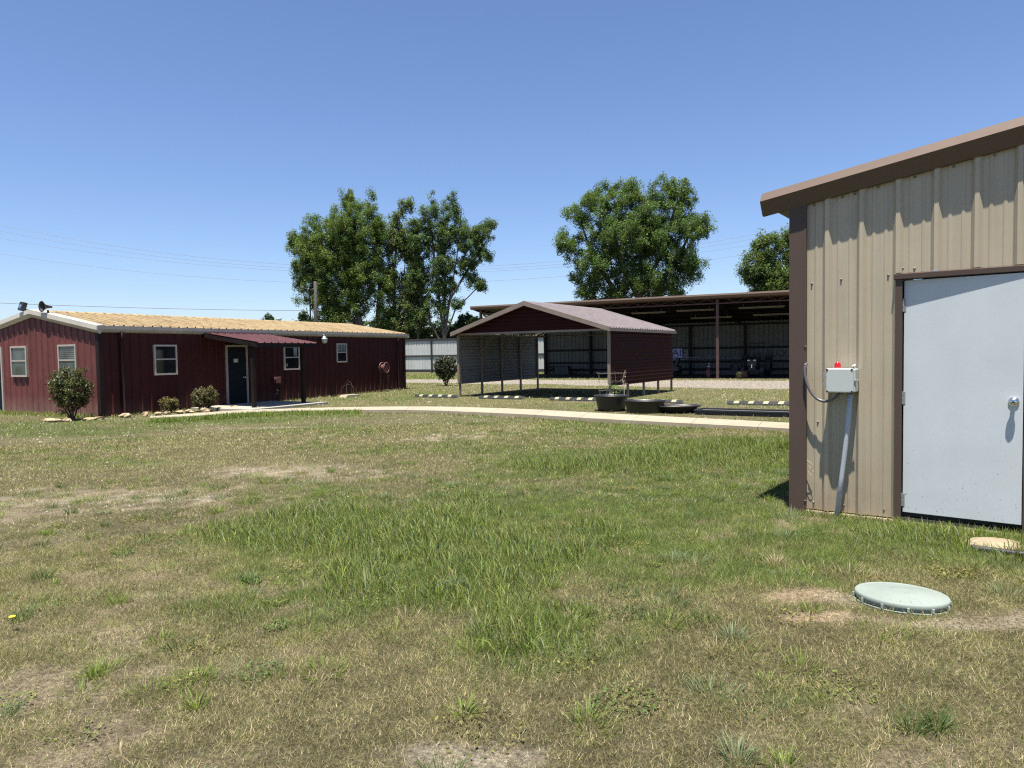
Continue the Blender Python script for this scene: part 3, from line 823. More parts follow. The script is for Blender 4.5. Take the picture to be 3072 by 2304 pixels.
# floodlight and horn speaker at the gable peak
def gable_pt(s_, z_, out=0.1):
    p = A0 - Uv * s_ - Vv * out
    return (p.x, p.y, z_)
fl = thing("floodlight", gable_pt(3.52, 3.12, 0.03), "small black floodlight tilted on the gable peak of the red building", "floodlight", aim(Vv.x, Vv.y))
MB().box(-0.04, 0.04, -0.05, 0.05, -0.05, 0.13).build("bracket", 'darkbrown', fl)
hd = MB().box(-0.07, 0.06, -0.11, 0.11, -0.12, 0.15).build("housing", 'black_plastic', fl, bevel=0.01)
hd.location = (-0.06, 0.09, 0.20); hd.rotation_euler = (0.12, 0.25, 0.0)
MB().lathe([(0.0, -0.075), (0.05, -0.075), (0.065, -0.08), (0.065, -0.07)], 16, (0, 0, 0), axis='x').build("lens", 'chrome', hd)
hs = thing("horn_speaker", gable_pt(2.42, 2.98, 0.03), "round dark horn loudspeaker on the gable trim of the red building", "loudspeaker", aim(Vv.x, Vv.y))
MB().box(-0.05, 0.05, -0.09, 0.09, -0.06, 0.09).build("bracket", 'darkbrown', hs)
MB().bar((0.02, 0, 0.08), (0.02, 0, 0.20), 0.04).build("neck", 'darkbrown', hs)
MB().lathe([(0.03, 0.12), (0.045, 0.0), (0.075, -0.08), (0.135, -0.16), (0.165, -0.18), (0.165, -0.165), (0.13, -0.145), (0.07, -0.07), (0.03, 0.0), (0.0, 0.0)], 22, (0.02, 0, 0.30), axis='x').build("horn", 'dark', hs, smooth=True)
MB().lathe([(0.0, -0.09), (0.03, -0.08), (0.035, -0.02), (0.03, 0.0)], 12, (0.02, 0, 0.30), axis='x').build("driver", 'reel_red', hs, smooth=True)

# ------------------------------------------------------------------ porch canopy, slab, bench of stones
cp = thing("porch_canopy", tuple(A0) + (0,), "red ribbed metal porch canopy on two dark posts over the blue door", "canopy", aim(Vv.x, Vv.y))
CX0, CX1, CYF = 3.45, 6.05, 2.5
can = lambda x, d, t: (x, -0.04 - t, 2.475 - 0.145 * t + d)
sheets("roof_sheet", CX0, CX1, 0.87, can, 0.0, CYF, 'roof_red', cp, h=0.035, off=3.45, base=0.08, period=0.29)
for x_ in (CX0 + 0.03, CX1 - 0.03):
    MB().bar((x_, -0.04, 2.40), (x_, -CYF, 2.045), 0.06, 0.12).build("rafter", 'darkbrown', cp)
MB().bar((CX0, -CYF + 0.02, 2.045), (CX1, -CYF + 0.02, 2.045), 0.05, 0.13).build("front_fascia", 'darkbrown', cp)
MB().bar((CX0, -2.15, 2.07), (CX1, -2.15, 2.07), 0.08, 0.10).build("beam", 'darkbrown', cp)
for t_ in (0.7, 1.4): MB().bar((CX0 + .06, -t_, 2.40 - .145 * t_), (CX1 - .06, -t_, 2.40 - .145 * t_), 0.04, 0.05).build("purlin", 'darkbrown', cp)
for x_ in (3.60, 5.75):
    MB().box(x_ - 0.055, x_ + 0.055, -2.205, -2.095, 0.06, 2.03).build("post", 'darkbrown', cp)
    MB().box(x_ - 0.09, x_ + 0.09, -2.24, -2.06, 0.0, 0.08).build("post_base", 'galv', cp)
ps = bpy.data.objects.new("porch_slab", None); COL.objects.link(ps); tag(ps, kind="structure")
ps.location = (A0.x, A0.y, 0); ps.rotation_euler = (0, 0, aim(Vv.x, Vv.y))
for a_, b_ in ((2.9, 4.6), (4.615, 6.3)):
    MB().box(a_, b_, -2.75, -0.03, -0.05, 0.075).build("slab", 'slab_dark', ps)

def rock(seed, sx, sy, sz):
    r_ = random.Random(seed)
    mb = MB()
    n, k = 9, 5
    vs = [(0, 0, -sz * .6)]
    for j in range(1, k):
        ph = math.pi * j / k
        for i in range(n):
            t = 2 * math.pi * i / n
            q = 1 + r_.uniform(-0.38, 0.3)
            vs.append((sx * q * math.sin(ph) * math.cos(t), sy * q * math.sin(ph) * math.sin(t), -sz * math.cos(ph) * (1 + r_.uniform(-.2, .2))))
    vs.append((0, 0, sz))
    fs = []
    for i in range(n):
        fs.append((0, 1 + (i + 1) % n, 1 + i))
        for j in range(k - 2):
            a_, b_ = 1 + j * n, 1 + (j + 1) * n
            fs.append((a_ + i, a_ + (i + 1) % n, b_ + (i + 1) % n, b_ + i))
        fs.append((1 + (k - 2) * n + i, 1 + (k - 2) * n + (i + 1) % n, len(vs) - 1))
    return mb.add(vs, fs)
RS = random.Random(5)
stone_s = [0.25, 0.75, 1.1, 1.4, 1.75, 2.1, 2.45, 2.75, 3.1, 3.4, 3.65]
for i, s_ in enumerate(stone_s):
    out_d = 0.62 + 0.22 * s_ if s_ < 2.6 else 1.15 + 0.10 * math.sin(i * 2.1)
    p = A0 + Vv * s_ + Uv * (out_d + RS.uniform(-0.1, 0.1))
    o = rock(100 + i, RS.uniform(.10, .20), RS.uniform(.08, .15), RS.uniform(.05, .09)).build("border_stone", 'stone')
    o.location = (p.x, p.y, 0.05); o.rotation_euler = (0, 0, RS.uniform(0, 6))
    tag(o, ["first", "second", "third", "fourth", "fifth", "sixth", "seventh", "eighth", "ninth", "tenth", "eleventh"][i] + " rough tan border stone counted from the red building's near corner", "stone", "border stones along the red wall")
for i, (dx, dy) in enumerate(((-0.45, -0.15), (0.55, -0.05), (0.15, -0.38), (0.75, 0.1), (-0.2, -0.4))):
    o = rock(200 + i, .2, .12, .055).build("border_stone", 'stone')
    o.location = (-12.24 + dx, 19.62 + dy, 0.03); o.rotation_euler = (0, 0, i)
    tag(o, ["flat tan stone left of the tall shrub by the gable wall", "flat tan stone right of the tall shrub by the gable wall", "flat tan stone in front of the tall shrub's stems", "farthest right flat stone beside the gable shrub", "flat stone at the front left foot of the gable shrub"][i], "stone", "stones round the gable shrub")

# ------------------------------------------------------------------ tan building  (x along gable wall, y into building)
tan = thing("tan_metal_building", (T0.x, T0.y, 0), "tan ribbed metal building with brown trim and a white door", "building", aim(TU.x, TU.y))
TB = 0.16                                       # bottom of the wall sheets
rise = 0.156
rk = lambda x: 2.93 + rise * (x + 0.22)         # bottom of the rake trim
TWX = 7.0; TRX = 3.4; TD = 9.0
def t_top(x): return rk(x if x < TRX else 2 * TRX - x) + 0.08
twall = lambda x, d, t: (x, -d, t)
KW = dict(period=0.285, h=0.032, base=0.085, top=0.03, minor=0.005, off=0.325)
sheet(ribs(0.14, 0.885, **KW), twall, TB, t_top).build("wall_panel", 'tan', tan)
sheet(ribs(0.885, 1.80, **KW), twall, 2.30, t_top).build("wall_panel", 'tan', tan)
x = 1.80
first = True
while x < TWX - 0.1:
    e = min(x + 0.855, TWX)
    sheet(ribs(x, e, **KW), twall, 2.30 if False else TB, t_top).build("wall_panel", 'tan', tan)
    x = e
# corner trim (brown, folded) and wall behind
MB().box(0.0, 0.15, -0.045, 0.0, 0.10, rk(0.07) + 0.02).box(0.0, 0.012, 0.0, 0.12, 0.10, rk(0) + .02).build("corner_trim", 'brown', tan)
MB().box(0.13, 0.152, -0.0475, -0.045, 0.12, rk(0.1)).build("trim_fold", 'brown', tan)
sheets("side_panel", 0.12, TD, 0.855, lambda s_, d, t: (-d * 0.8, s_, t), TB, 2.95, 'tan', tan, period=0.285, off=0.2)
sheets("side_panel", 0.0, TD, 1.71, lambda s_, d, t: (TWX + d * 0.8, s_, t), TB, 2.9, 'tan', tan, period=0.285, off=0.2)
MB().prism([(0, TB), (TWX, TB), (TWX, 2.95), (TRX, t_top(TRX)), (0, 2.95)], TD, TD + 0.02, 'y').build("rear_wall", 'tan', tan)
MB().box(-0.015, TWX, -0.035, TD, -0.3, TB - 0.012).build("foundation", 'pad', tan)
MB().box(0.02, TWX, -0.043, -0.035, 0.09, TB - 0.016).build("sill_grit", 'slab_dark', tan)
# roof sheets and rake trim
for s_, xa, xb in ((1, -0.24, TRX), (-1, 2 * TRX + 0.24, TRX)):
    for k in range(10):
        y0 = -0.10 + k * 0.93; y1 = y0 + 0.93
        za = rk(-0.24) + 0.19; zb = rk(TRX) + 0.19
        vs, fs = [], []
        prof = ribs(y0, y1, period=0.305, h=0.03)
        for (yy, d) in prof:
            vs += [(xa, yy, za + d - 0.05), (xb, yy, zb + d - 0.05)]
        for j in range(len(prof) - 1): fs.append((2 * j, 2 * j + 2, 2 * j + 3, 2 * j + 1))
        MB().add(vs, fs).build("roof_sheet", 'brown_rake', tan)
def rake(xa, xb):
    vs = []
    for x_ in (xa, xb):
        b_ = rk(x_ if x_ <= TRX else 2 * TRX - x_)
        vs += [(x_, 0.06, b_ + 0.205), (x_, -0.062, b_ + 0.207), (x_, -0.13, b_ + 0.122), (x_ , -0.045, b_ - 0.002), (x_, 0.0, b_ - 0.002)]
    n = 5
    fs = [(i, i + n, (i + 1) % n + n, (i + 1) % n) for i in range(n)] + [tuple(range(n)), tuple(range(2 * n - 1, n - 1, -1))]
    return MB().add(vs, fs)
rake(-0.245, TRX).build("rake_trim", 'brown_rake', tan)
rake(TRX, 2 * TRX + 0.26).build("rake_trim", 'brown_rake', tan)
# eave trim end return at the left
MB().prism([(-0.25, 3.045), (-0.235, 3.03), (0.0, 3.055), (0.0, 3.085), (-0.25, 3.085)], 0.01, TD, 'y').build("eave_trim", 'brown', tan)
MB().box(-0.03, 0.02, 0.125, TD, 2.90, 3.07).build("eave_closure", 'brown', tan)
# screws
scr = MB().lathe([(0.0, -0.009), (0.006, -0.009), (0.007, -0.005), (0.007, 0.0), (0.010, 0.0), (0.010, 0.004)], 8, axis='y')
smesh = None
for (sx_, sz_) in [(0.19, 2.26), (0.44, 2.28), (0.82, 2.29), (0.21, 0.225), (0.47, 0.225), (0.80, 0.225), (0.145, 1.68), (0.145, 0.24), (0.245, 0.98), (0.93, 2.34), (1.02, 2.33), (1.78, 2.36), (0.6, 1.55),
                   (0.21, rk(.21) - .02), (0.45, rk(.45) - .02), (0.55, rk(.55) - .02), (0.74, rk(.74) - .02), (1.02, rk(1.02) - .02), (1.3, rk(1.3) - .02), (1.58, rk(1.58) - .02)]:
    if smesh is None:
        o = scr.build("screw", 'post_tan', tan, smooth=True); smesh = o.data
    else:
        o = bpy.data.objects.new("screw", smesh); put(o, tan)
    o.location = (sx_, -0.004 if sx_ > 0.15 else -0.047, sz_)
# door frame
fr = MB()
fr.box(0.885, 0.935, -0.055, 0.02, 0.10, 2.27)
fr.box(1.795, 1.85, -0.055, 0.02, 0.05, 2.27)
fr.build("door_frame", 'brown', tan)
hf = MB().prism([(0.0, 2.30), (-0.07, 2.285), (-0.07, 2.245), (-0.055, 2.24), (0.02, 2.24), (0.02, 2.30)], 0.872, 1.865, 'x').build("door_head", 'brown', tan)
# door, hinged left, standing slightly open
dw = bpy.data.objects.new("door", None); put(dw, tan)
dw.location = (0.945, -0.012, 0.0); dw.rotation_euler = (0, 0, -R(3.0))
MB().box(0, 0.845, 0.0, 0.045, 0.222, 2.232).build("leaf", 'door_white', dw, bevel=0.003)
MB().lathe([(0.0, -0.072), (0.016, -0.072), (0.027, -0.066), (0.031, -0.054), (0.028, -0.042), (0.016, -0.03), (0.015, -0.014), (0.036, -0.010), (0.038, 0.0)], 24, (0.785, 0, 1.21), axis='y').build("knob", 'chrome', dw, smooth=True)
MB().lathe([(0.0, -0.0745), (0.009, -0.0745), (0.010, -0.072)], 12, (0.785, 0, 1.21), axis='y').build("keyhole", 'dark', dw)
for z_ in (0.33, 1.22, 2.02):
    hg = MB()
    for k in range(3):
        hg.tube([(-0.006, -0.006, z_ - 0.055 + k * 0.038), (-0.006, -0.006, z_ - 0.02 + k * 0.038)], 0.009, 8)
    hg.box(-0.012, 0.016, -0.003, 0.0, z_ - 0.055, z_ + 0.055)
    hg.build("hinge", 'galv', dw)
MB().box(0.935, 1.795, -0.03, 0.06, 0.12, 0.175).build("threshold", 'dark', tan)
MB().box(0.935, 1.795, 0.05, 0.06, 0.17, 2.24).build("door_stop", 'dark', tan)
MB().box(0.90, 1.9, -0.10, -0.036, 0.05, 0.125).build("step_edge", 'pad', tan)

# ------------------------------------------------------------------ control box with red beacon
def tp(x_, y_, z_):
    p = T0 + TU * x_ + TV * y_
    return (p.x, p.y, z_)
tz = aim(TU.x, TU.y)
cb = thing("control_box", tp(0.36, -0.03, 1.27), "pale grey control box with a red beacon on the tan wall", "control box", tz)
MB().box(0.0, 0.235, -0.155, 0.0, 0.0, 0.205).build("enclosure", 'box_grey', cb, bevel=0.008)
ld = MB().box(-0.004, 0.222, -0.185, -0.157, -0.006, 0.212).build("lid", 'box_grey', cb, bevel=0.012)
for (cx_, cz_) in ((0.008, 0.20), (0.21, 0.20), (0.008, 0.006), (0.21, 0.006)):
    MB().box(cx_ - 0.008, cx_ + 0.008, -0.188, -0.1855, cz_ - 0.008, cz_ + 0.008).build("lid_screw", 'dark', ld)
MB().lathe([(0.030, 0.212), (0.028, 0.225), (0.024, 0.25), (0.019, 0.262), (0.008, 0.268), (0.0, 0.268)], 20, (0.075, -0.08, 0)).build("beacon", 'red_lens', cb, smooth=True)
MB().lathe([(0.034, 0.205), (0.034, 0.214), (0.0, 0.214)], 20, (0.075, -0.08, 0)).build("beacon_base", 'box_grey', cb)
for k, zz in enumerate((0.035, 0.065, 0.12, 0.15)):
    MB().box(-0.028, -0.002, -0.17, -0.145, zz, zz + 0.018).build("hinge_knuckle", 'galv', cb)
MB().box(0.225, 0.262, -0.165, -0.145, 0.092, 0.112).build("latch", 'galv', cb, bevel=0.003)
MB().tube([(0.258, -0.155, 0.10), (0.262, -0.15, 0.05), (0.25, -0.12, -0.06), (0.232, -0.08, -0.15)], 0.003, 5).build("latch_cord", 'cable', cb)
MB().tube([(0.20, -0.08, 0.205), (0.20, -0.08, 0.225), (0.215, -0.06, 0.235)], 0.012, 8).build("cable_gland", 'box_grey', cb, smooth=True)
MB().box(0.09, 0.11, -0.12, -0.06, -0.02, 0.0).box(0.15, 0.21, -0.12, -0.06, -0.014, 0.0).build("bottom_gland", 'dark', cb)
pv = MB().tube([tp(0.54, -0.11, 1.262), tp(0.515, -0.105, 0.9), tp(0.47, -0.095, 0.5), tp(0.415, -0.09, 0.02)], 0.021, 14).build("conduit_pipe", 'pvc', None, smooth=True)
tag(pv, "grey plastic conduit pipe slanting down from the control box into the grass", "pipe")
pts = [(0.155, -0.05, 1.52), (0.150, -0.075, 1.50), (0.150, -0.085, 1.44), (0.165, -0.09, 1.36), (0.20, -0.095, 1.27), (0.255, -0.10, 1.205), (0.32, -0.105, 1.18), (0.385, -0.105, 1.195), (0.43, -0.105, 1.235), (0.455, -0.10, 1.275)]
# smooth the run with Catmull-Rom
def crom(P, n=6):
    P = [Vector(p) for p in P]; out_ = []
    for i in range(len(P) - 1):
        a, b_, c_, d = P[max(i - 1, 0)], P[i], P[i + 1], P[min(i + 2, len(P) - 1)]
        for k in range(n):
            t = k / n
            out_.append(0.5 * ((2 * b_) + (c_ - a) * t + (2 * a - 5 * b_ + 4 * c_ - d) * t * t + (3 * b_ - 3 * c_ + d - a) * t ** 3))
    out_.append(P[-1]); return out_
fc = MB().tube([tp(*p) for p in crom(pts)], 0.013, 10).build("flexible_conduit", 'cable', None, smooth=True)
tag(fc, "curved grey flexible conduit looping from the wall corner to the control box", "conduit")
wl = MB().tube([tp(*p) for p in crom([(0.160, -0.045, 0.62), (0.20, -0.06, 0.60), (0.215, -0.06, 0.56), (0.17, -0.055, 0.53), (0.20, -0.06, 0.49), (0.22, -0.06, 0.52), (0.18, -0.05, 0.57)])], 0.003, 5).build("dead_vine", 'dead', None)
tag(wl, "thin dry curled vine stuck on the tan wall beside the brown corner trim", "vine")

# ------------------------------------------------------------------ septic lid, pad, hose
lx, ly = 2.36, 4.28
lz = float(terrain(lx, ly)) - 0.014
lid = thing("septic_lid", (lx, ly, lz), "round pale green plastic septic lid standing out of the lawn", "septic lid")
lid.rotation_euler = (R(-3.0), R(1.5), 0)
MB().lathe([(0.242, -0.06), (0.242, 0.012), (0.252, 0.012), (0.252, 0.018), (0.235, 0.018)], 48).build("riser", 'lid_green', lid, smooth=False)
MB().lathe([(0.255, 0.020), (0.259, 0.026), (0.259, 0.046), (0.254, 0.053), (0.242, 0.055), (0.236, 0.049), (0.230, 0.051), (0.18, 0.060), (0.11, 0.069), (0.03, 0.075), (0.0, 0.075)], 64).build("cover", 'lid_green', lid, smooth=True)
for k in range(24):
    t = 2 * math.pi * k / 24
    a_, b_ = 0.05, 0.215
    MB().add([(a_ * math.cos(t - .03), a_ * math.sin(t - .03), 0.0725), (b_ * math.cos(t - .012), b_ * math.sin(t - .012), 0.0535), (b_ * math.cos(t + .012), b_ * math.sin(t + .012), 0.0535), (a_ * math.cos(t + .03), a_ * math.sin(t + .03), 0.0725),
              (a_ * math.cos(t), a_ * math.sin(t), 0.0758), (b_ * math.cos(t), b_ * math.sin(t), 0.0568)],
             [(0, 1, 5, 4), (4, 5, 2, 3)]).build("rib", 'lid_green', lid)
for k in range(12):
    t = 2 * math.pi * (k + 0.3) / 12
    MB().lathe([(0.0, 0.045), (0.008, 0.045), (0.008, 0.022), (0.005, 0.022), (0.005, -0.005)], 8, (0.264 * math.cos(t), 0.264 * math.sin(t), -0.012)).build("bolt", 'lid_green', lid)
ring = [(0.264 * math.cos(t), 0.264 * math.sin(t), 0.004) for t in np.linspace(0, 2 * math.pi, 41)]
MB().tube(ring, 0.004, 6, caps=False).build("seal_ring", 'lid_green', lid, smooth=True)

px_, py_ = 3.66, 5.36
pd = MB().lathe([(0.20, -0.03), (0.205, 0.012), (0.19, 0.024), (0.0, 0.030)], 26, (0, 0, 0), 1.0, 0.8).build("concrete_lid", 'pad', None, smooth=True)
pd.location = (px_, py_, float(terrain(px_, py_)) + 0.012)
tag(pd, "flat sandy concrete lid flush in the grass near the white door", "concrete lid")
hz = [(3.42, 5.26), (3.55, 5.17), (3.68, 5.06), (3.80, 4.97), (4.0, 4.86), (4.3, 4.75)]
ho = MB().tube(crom([(a, b_, float(terrain(a, b_)) + 0.022) for a, b_ in hz], 5), 0.024, 10).build("drain_hose", 'black_rubber', None, smooth=True)
tag(ho, "black drain hose lying in the grass in front of the concrete lid", "hose")

# ------------------------------------------------------------------ carport  (x across the front, y towards the back)
cz = aim(CU.x, CU.y)
car = thing("carport", (C0.x, C0.y, 0), "open steel carport with dark red sides and mauve metal gable roof", "carport", cz)
CE, CR = 2.44, 3.42
cs = (CR - CE) / (CW / 2)
for xi, x_ in enumerate((0.0, CW)):
    for k in range(5):
        y_ = k * CL / 4
        MB().box(x_ - 0.035, x_ + 0.035, y_ - 0.035, y_ + 0.035, -0.05, CE).build("post", 'post_tan', car)
    MB().box(x_ - 0.036, x_ + 0.036, 0.04, CL - 0.04, CE - 0.075, CE - 0.003).build("side_rail", 'post_tan', car)
    MB().box(x_ - 0.036, x_ + 0.036, 0.04, CL - 0.04, 0.52, 0.56).build("bottom_rail", 'post_tan', car)
# side sheets (horizontal ribs), two skins: red outside, grey inside
for x_, sg in ((0.0, -1), (CW, 1)):
    zz = 0.50
    while zz < CE - 0.05:
        z2 = min(zz + 0.66, CE)
        pr = ribs(zz, z2, period=0.135, h=0.034, base=0.085, top=0.03, minor=0, off=0.5)
        sheet(pr, lambda q, d, t, X=x_, G=sg: (X + G * (0.042 + d), t, q), -0.04, CL + 0.04).build("side_sheet", 'carport_red', car)
        sheet(pr, lambda q, d, t, X=x_, G=sg: (X + G * (0.039 + d), t, q), -0.038, CL + 0.038).build("side_lining", 'carport_in', car)
        zz = z2
# front gable sheet, beam, rake trims
half = CW / 2
gt = lambda x: CE + cs * (half - abs(x - half)) + 0.03
zz = CE
while zz < CR:
    z2 = min(zz + 0.34, CR)
    pr = ribs(zz, z2, period=0.135, h=0.03, base=0.085, top=0.03, minor=0, off=0.5)
    vs, fs = [], []
    for q, d in pr:
        inset = max(0.0, (q - CE) / cs)
        vs += [(inset, -0.044 - d, q), (CW - inset, -0.044 - d, q)]
    for j in range(len(pr) - 1): fs.append((2 * j, 2 * j + 1, 2 * j + 3, 2 * j + 2))
    MB().add(vs, fs).build("gable_sheet", 'carport_red', car)
    zz = z2
MB().box(-0.04, CW + 0.04, -0.075, -0.04, CE - 0.06, CE + 0.015).build("front_beam", 'post_tan', car)
for k in range(5):
    y_ = k * CL / 4
    tr = MB()
    tr.bar((0, y_, CE), (half, y_, CR), 0.06); tr.bar((half, y_, CR), (CW, y_, CE), 0.06)
    tr.build("rafter", 'post_tan', car)
    if k in (0, 4):
        MB().bar((0.04, y_ + .001, CE - 0.035), (CW - .04, y_ + .001, CE - 0.035), 0.05).build("tie", 'post_tan', car)
    if k in (1, 2, 3):
        for x_, sg in ((0, 1), (CW, -1)):
            MB().bar((x_ + sg * 0.035, y_, CE - 0.75), (x_ + sg * 0.75, y_, CE + 0.16), 0.04).build("knee_brace", 'post_tan', car)
for sg in (-1, 1):
    fm = (lambda y_, d, t, G=sg: (half + G * (half + 0.16) * t, y_, CR + 0.075 - cs * (half + 0.16) * t + d))
    y = -0.36
    while y < CL + 0.14:
        e = min(y + 0.91, CL + 0.16)
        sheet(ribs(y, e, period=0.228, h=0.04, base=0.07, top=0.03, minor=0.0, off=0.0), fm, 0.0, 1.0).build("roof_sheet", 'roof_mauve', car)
        y = e
    zt = CR + 0.075; xe = half + sg * (half + 0.16); ze = zt - cs * (half + 0.16)
    MB().add([(half, -0.37, zt + 0.03), (half, -0.37, zt - 0.135), (xe, -0.37, ze + 0.03), (xe, -0.37, ze - 0.12), (half, -0.30, zt + 0.034), (half, -0.30, zt - 0.135), (xe, -0.30, ze + 0.034), (xe, -0.30, ze - 0.12)],
             [(0, 1, 3, 2), (4, 6, 7, 5), (0, 2, 6, 4), (1, 5, 7, 3), (2, 3, 7, 6), (0, 4, 5, 1)]).build("rake_trim", 'post_tan', car)
    MB().box(xe - 0.02, xe + 0.012, -0.295, CL + 0.17, ze - 0.11, ze - 0.012).build("eave_trim", 'post_tan', car)
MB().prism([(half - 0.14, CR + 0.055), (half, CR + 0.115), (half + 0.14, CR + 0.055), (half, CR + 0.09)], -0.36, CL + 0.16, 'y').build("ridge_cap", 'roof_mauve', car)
for x_ in (0.0, CW):
    for y_ in (0.0,):
        MB().box(x_ - 0.05, x_ + 0.05, y_ - 0.10, y_ - 0.036, 0.55, CE - 0.065).build("corner_trim", 'post_tan', car)

# ------------------------------------------------------------------ open shed (x along the front, y to the back)
sz = aim(SU.x, SU.y)
shed = thing("open_front_shed", (S0.x, S0.y, 0), "long open-front equipment shed with brown roof behind the carport", "shed", sz)
ZF, ZB = 4.60, 3.48
rs = (ZF - ZB) / SD
# back wall sheets
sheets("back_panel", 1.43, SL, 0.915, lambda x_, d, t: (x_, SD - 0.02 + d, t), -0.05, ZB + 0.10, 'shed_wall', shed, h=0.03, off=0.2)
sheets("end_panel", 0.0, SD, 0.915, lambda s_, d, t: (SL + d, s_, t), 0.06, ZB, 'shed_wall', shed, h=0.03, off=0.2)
for k in range(9):
    x_ = 1.43 + 3.67 * k
    MB().box(x_ - 0.09, x_ + 0.09, SD - 0.27, SD - 0.09, -0.05, ZB - 0.05).build("column", 'darkbrown', shed)
for z_, h_ in ((0.34, 0.16), (0.87, 0.13), (1.81, 0.15), (2.75, 0.0), (3.38, 0.12)):
    if h_: MB().box(1.35, SL, SD - 0.085, SD - 0.028, z_ - h_ / 2, z_ + h_ / 2).build("girt", 'darkbrown', shed)
# roof
def sroof(x_, d, t): return (x_, -0.55 + t, ZF + 0.10 + rs * 0.55 - rs * t + d)
sheets("roof_sheet", -0.2, SL + 0.1, 0.915, sroof, 0.0, SD + 0.85, 'brown', shed, h=0.03)
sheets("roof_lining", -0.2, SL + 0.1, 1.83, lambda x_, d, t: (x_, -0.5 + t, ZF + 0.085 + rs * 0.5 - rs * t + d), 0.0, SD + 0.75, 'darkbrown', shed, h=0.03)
MB().prism([(-0.60, ZF + 0.03), (-0.52, ZF - 0.0), (-0.50, ZF + 0.20), (-0.63, ZF + 0.245), (-0.66, ZF + 0.15)], -0.25, SL + 0.2, 'x').build("front_fascia", 'brown_rake', shed)
for x_ in (-0.2, ):
    MB().add([(x_ - .03, -0.55, ZF + 0.03), (x_ - .03, SD + 0.3, ZB - 0.06), (x_ - .03, SD + 0.3, ZB + 0.14), (x_ - .03, -0.55, ZF + 0.22), (x_ + .03, -0.55, ZF + 0.03), (x_ + .03, SD + 0.3, ZB - 0.06), (x_ + .03, SD + 0.3, ZB + 0.14), (x_ + .03, -0.55, ZF + 0.22)],
             [(0, 1, 2, 3), (7, 6, 5, 4), (0, 4, 5, 1), (1, 5, 6, 2), (2, 6, 7, 3), (3, 7, 4, 0)]).build("end_trim", 'brown', shed)
for x_ in (0.2, 15.75, SL - 0.2):
    MB().box(x_ - 0.075, x_ + 0.075, -0.075, 0.075, -0.05, ZF + 0.02).build("front_post", 'rust_steel', shed)
# front truss
MB().box(0.28, 15.66, -0.05, 0.05, ZF - 0.295, ZF - 0.235).box(15.84, SL - .3, -0.05, 0.05, ZF - 0.295, ZF - 0.235).build("truss_chord", 'rust_steel', shed)
MB().box(0.28, 15.66, -0.05, 0.05, ZF - 0.02, ZF + 0.04).box(15.84, SL - .3, -0.05, 0.05, ZF - 0.02, ZF + 0.04).build("truss_chord", 'rust_steel', shed)
web = []
k = 0
for x_ in np.arange(0.3, SL - 0.8, 0.55):
    a_, b_ = (ZF - 0.235, ZF - 0.02) if k % 2 == 0 else (ZF - 0.02, ZF - 0.235)
    if not (15.2 < x_ < 15.9):
        MB().bar((x_, 0, a_), (x_ + 0.55, 0, b_), 0.025).build("truss_web", 'rust_steel', shed)
    k += 1
# rafters and purlins
for x_ in (0.2, 5.1, 10.4, 15.75, 20.8, 26):
    MB().bar((x_, 0.0, ZF - 0.03), (x_, SD - 0.1, ZB + 0.0), 0.10, 0.16).build("rafter", 'darkbrown', shed)
for t_ in (1.6, 3.2, 4.8, 6.4):
    MB().box(0.0, SL, t_ - 0.03, t_ + 0.03, ZF - rs * t_ + 0.03, ZF - rs * t_ + 0.085).build("purlin", 'darkbrown', shed)
# strip light fixtures hung under the roof
def strip(xa, xb, y_, which):
    p = S0 + SU * xa + SV * y_
    t = thing("strip_light", (p.x, p.y, ZF - rs * y_ - 0.17), which, "strip light", sz, "strip lights under the shed roof")
    L_ = xb - xa
    MB().box(0, L_, -0.09, 0.09, -0.05, 0.0).build("housing", 'fixture', t)
    for yy in (-0.05, 0.05):
        MB().tube([(0.05, yy, -0.075), (L_ - 0.05, yy, -0.075)], 0.02, 8).build("tube", 'fixture', t)
    for xx in (0.3, L_ - 0.3):
        MB().tube([(xx, 0, 0.0), (xx, 0, 0.17)], 0.006, 5).build("hanger", 'galv', t)
strip(16.6, 19.2, 1.9, "long strip light hanging under the shed roof right of the post, nearer one")
strip(12.9, 15.2, 2.0, "long strip light hanging under the shed roof left of the post, nearer one")
strip(17.1, 19.8, 4.3, "dim strip light deep under the shed roof right of the post")
strip(13.2, 15.8, 4.6, "dim strip light deep under the shed roof behind the post")
strip(10.0, 12.2, 2.2, "strip light under the shed roof above the carport's far eave")

# writing on the back wall
def sp(x_, y_, z_):
    p = S0 + SU * x_ + SV * y_
    return (p.x, p.y, z_)
me = text_mesh("BUCK", 0.66); me.materials.append(M['black_letter'])
o = bpy.data.objects.new("lettering", me); put(o, shed)
o.location = (17.50, SD - 0.062, 1.15); o.rotation_euler = (math.pi / 2, 0, 0)
MB().box(17.3, 19.2, SD - 0.058, SD - 0.03, 0.96, 1.72).build("lettered_board", 'board', shed)
o.scale = (0.74, 1, 1)
bn = thing("lettered_banner", sp(10.3, SD - 0.11, 1.0), "pale banner with navy hand lettering on the shed wall behind the carport", "banner", sz)
MB().box(0.0, 1.54, -0.01, 0.01, 0.0, 0.80).build("sheet", 'poster', bn)
me = text_mesh("FAIF", 0.66); me.materials.append(M['navy'])
o = bpy.data.objects.new("lettering", me); put(o, bn); o.location = (0.50, -0.014, 0.29); o.rotation_euler = (math.pi / 2, 0, 0)
o.scale = (1.12, 1, 1)
MB().box(1.541, 2.0, -0.008, 0.008, 0.1, 0.78).build("sheet_end", 'carport_in', bn)
me = text_mesh("NO", 0.34); me.materials.append(M['navy'])
o = bpy.data.objects.new("lettering", me); put(o, bn); o.location = (0.75, -0.014, 0.02); o.rotation_euler = (math.pi / 2, 0, 0)

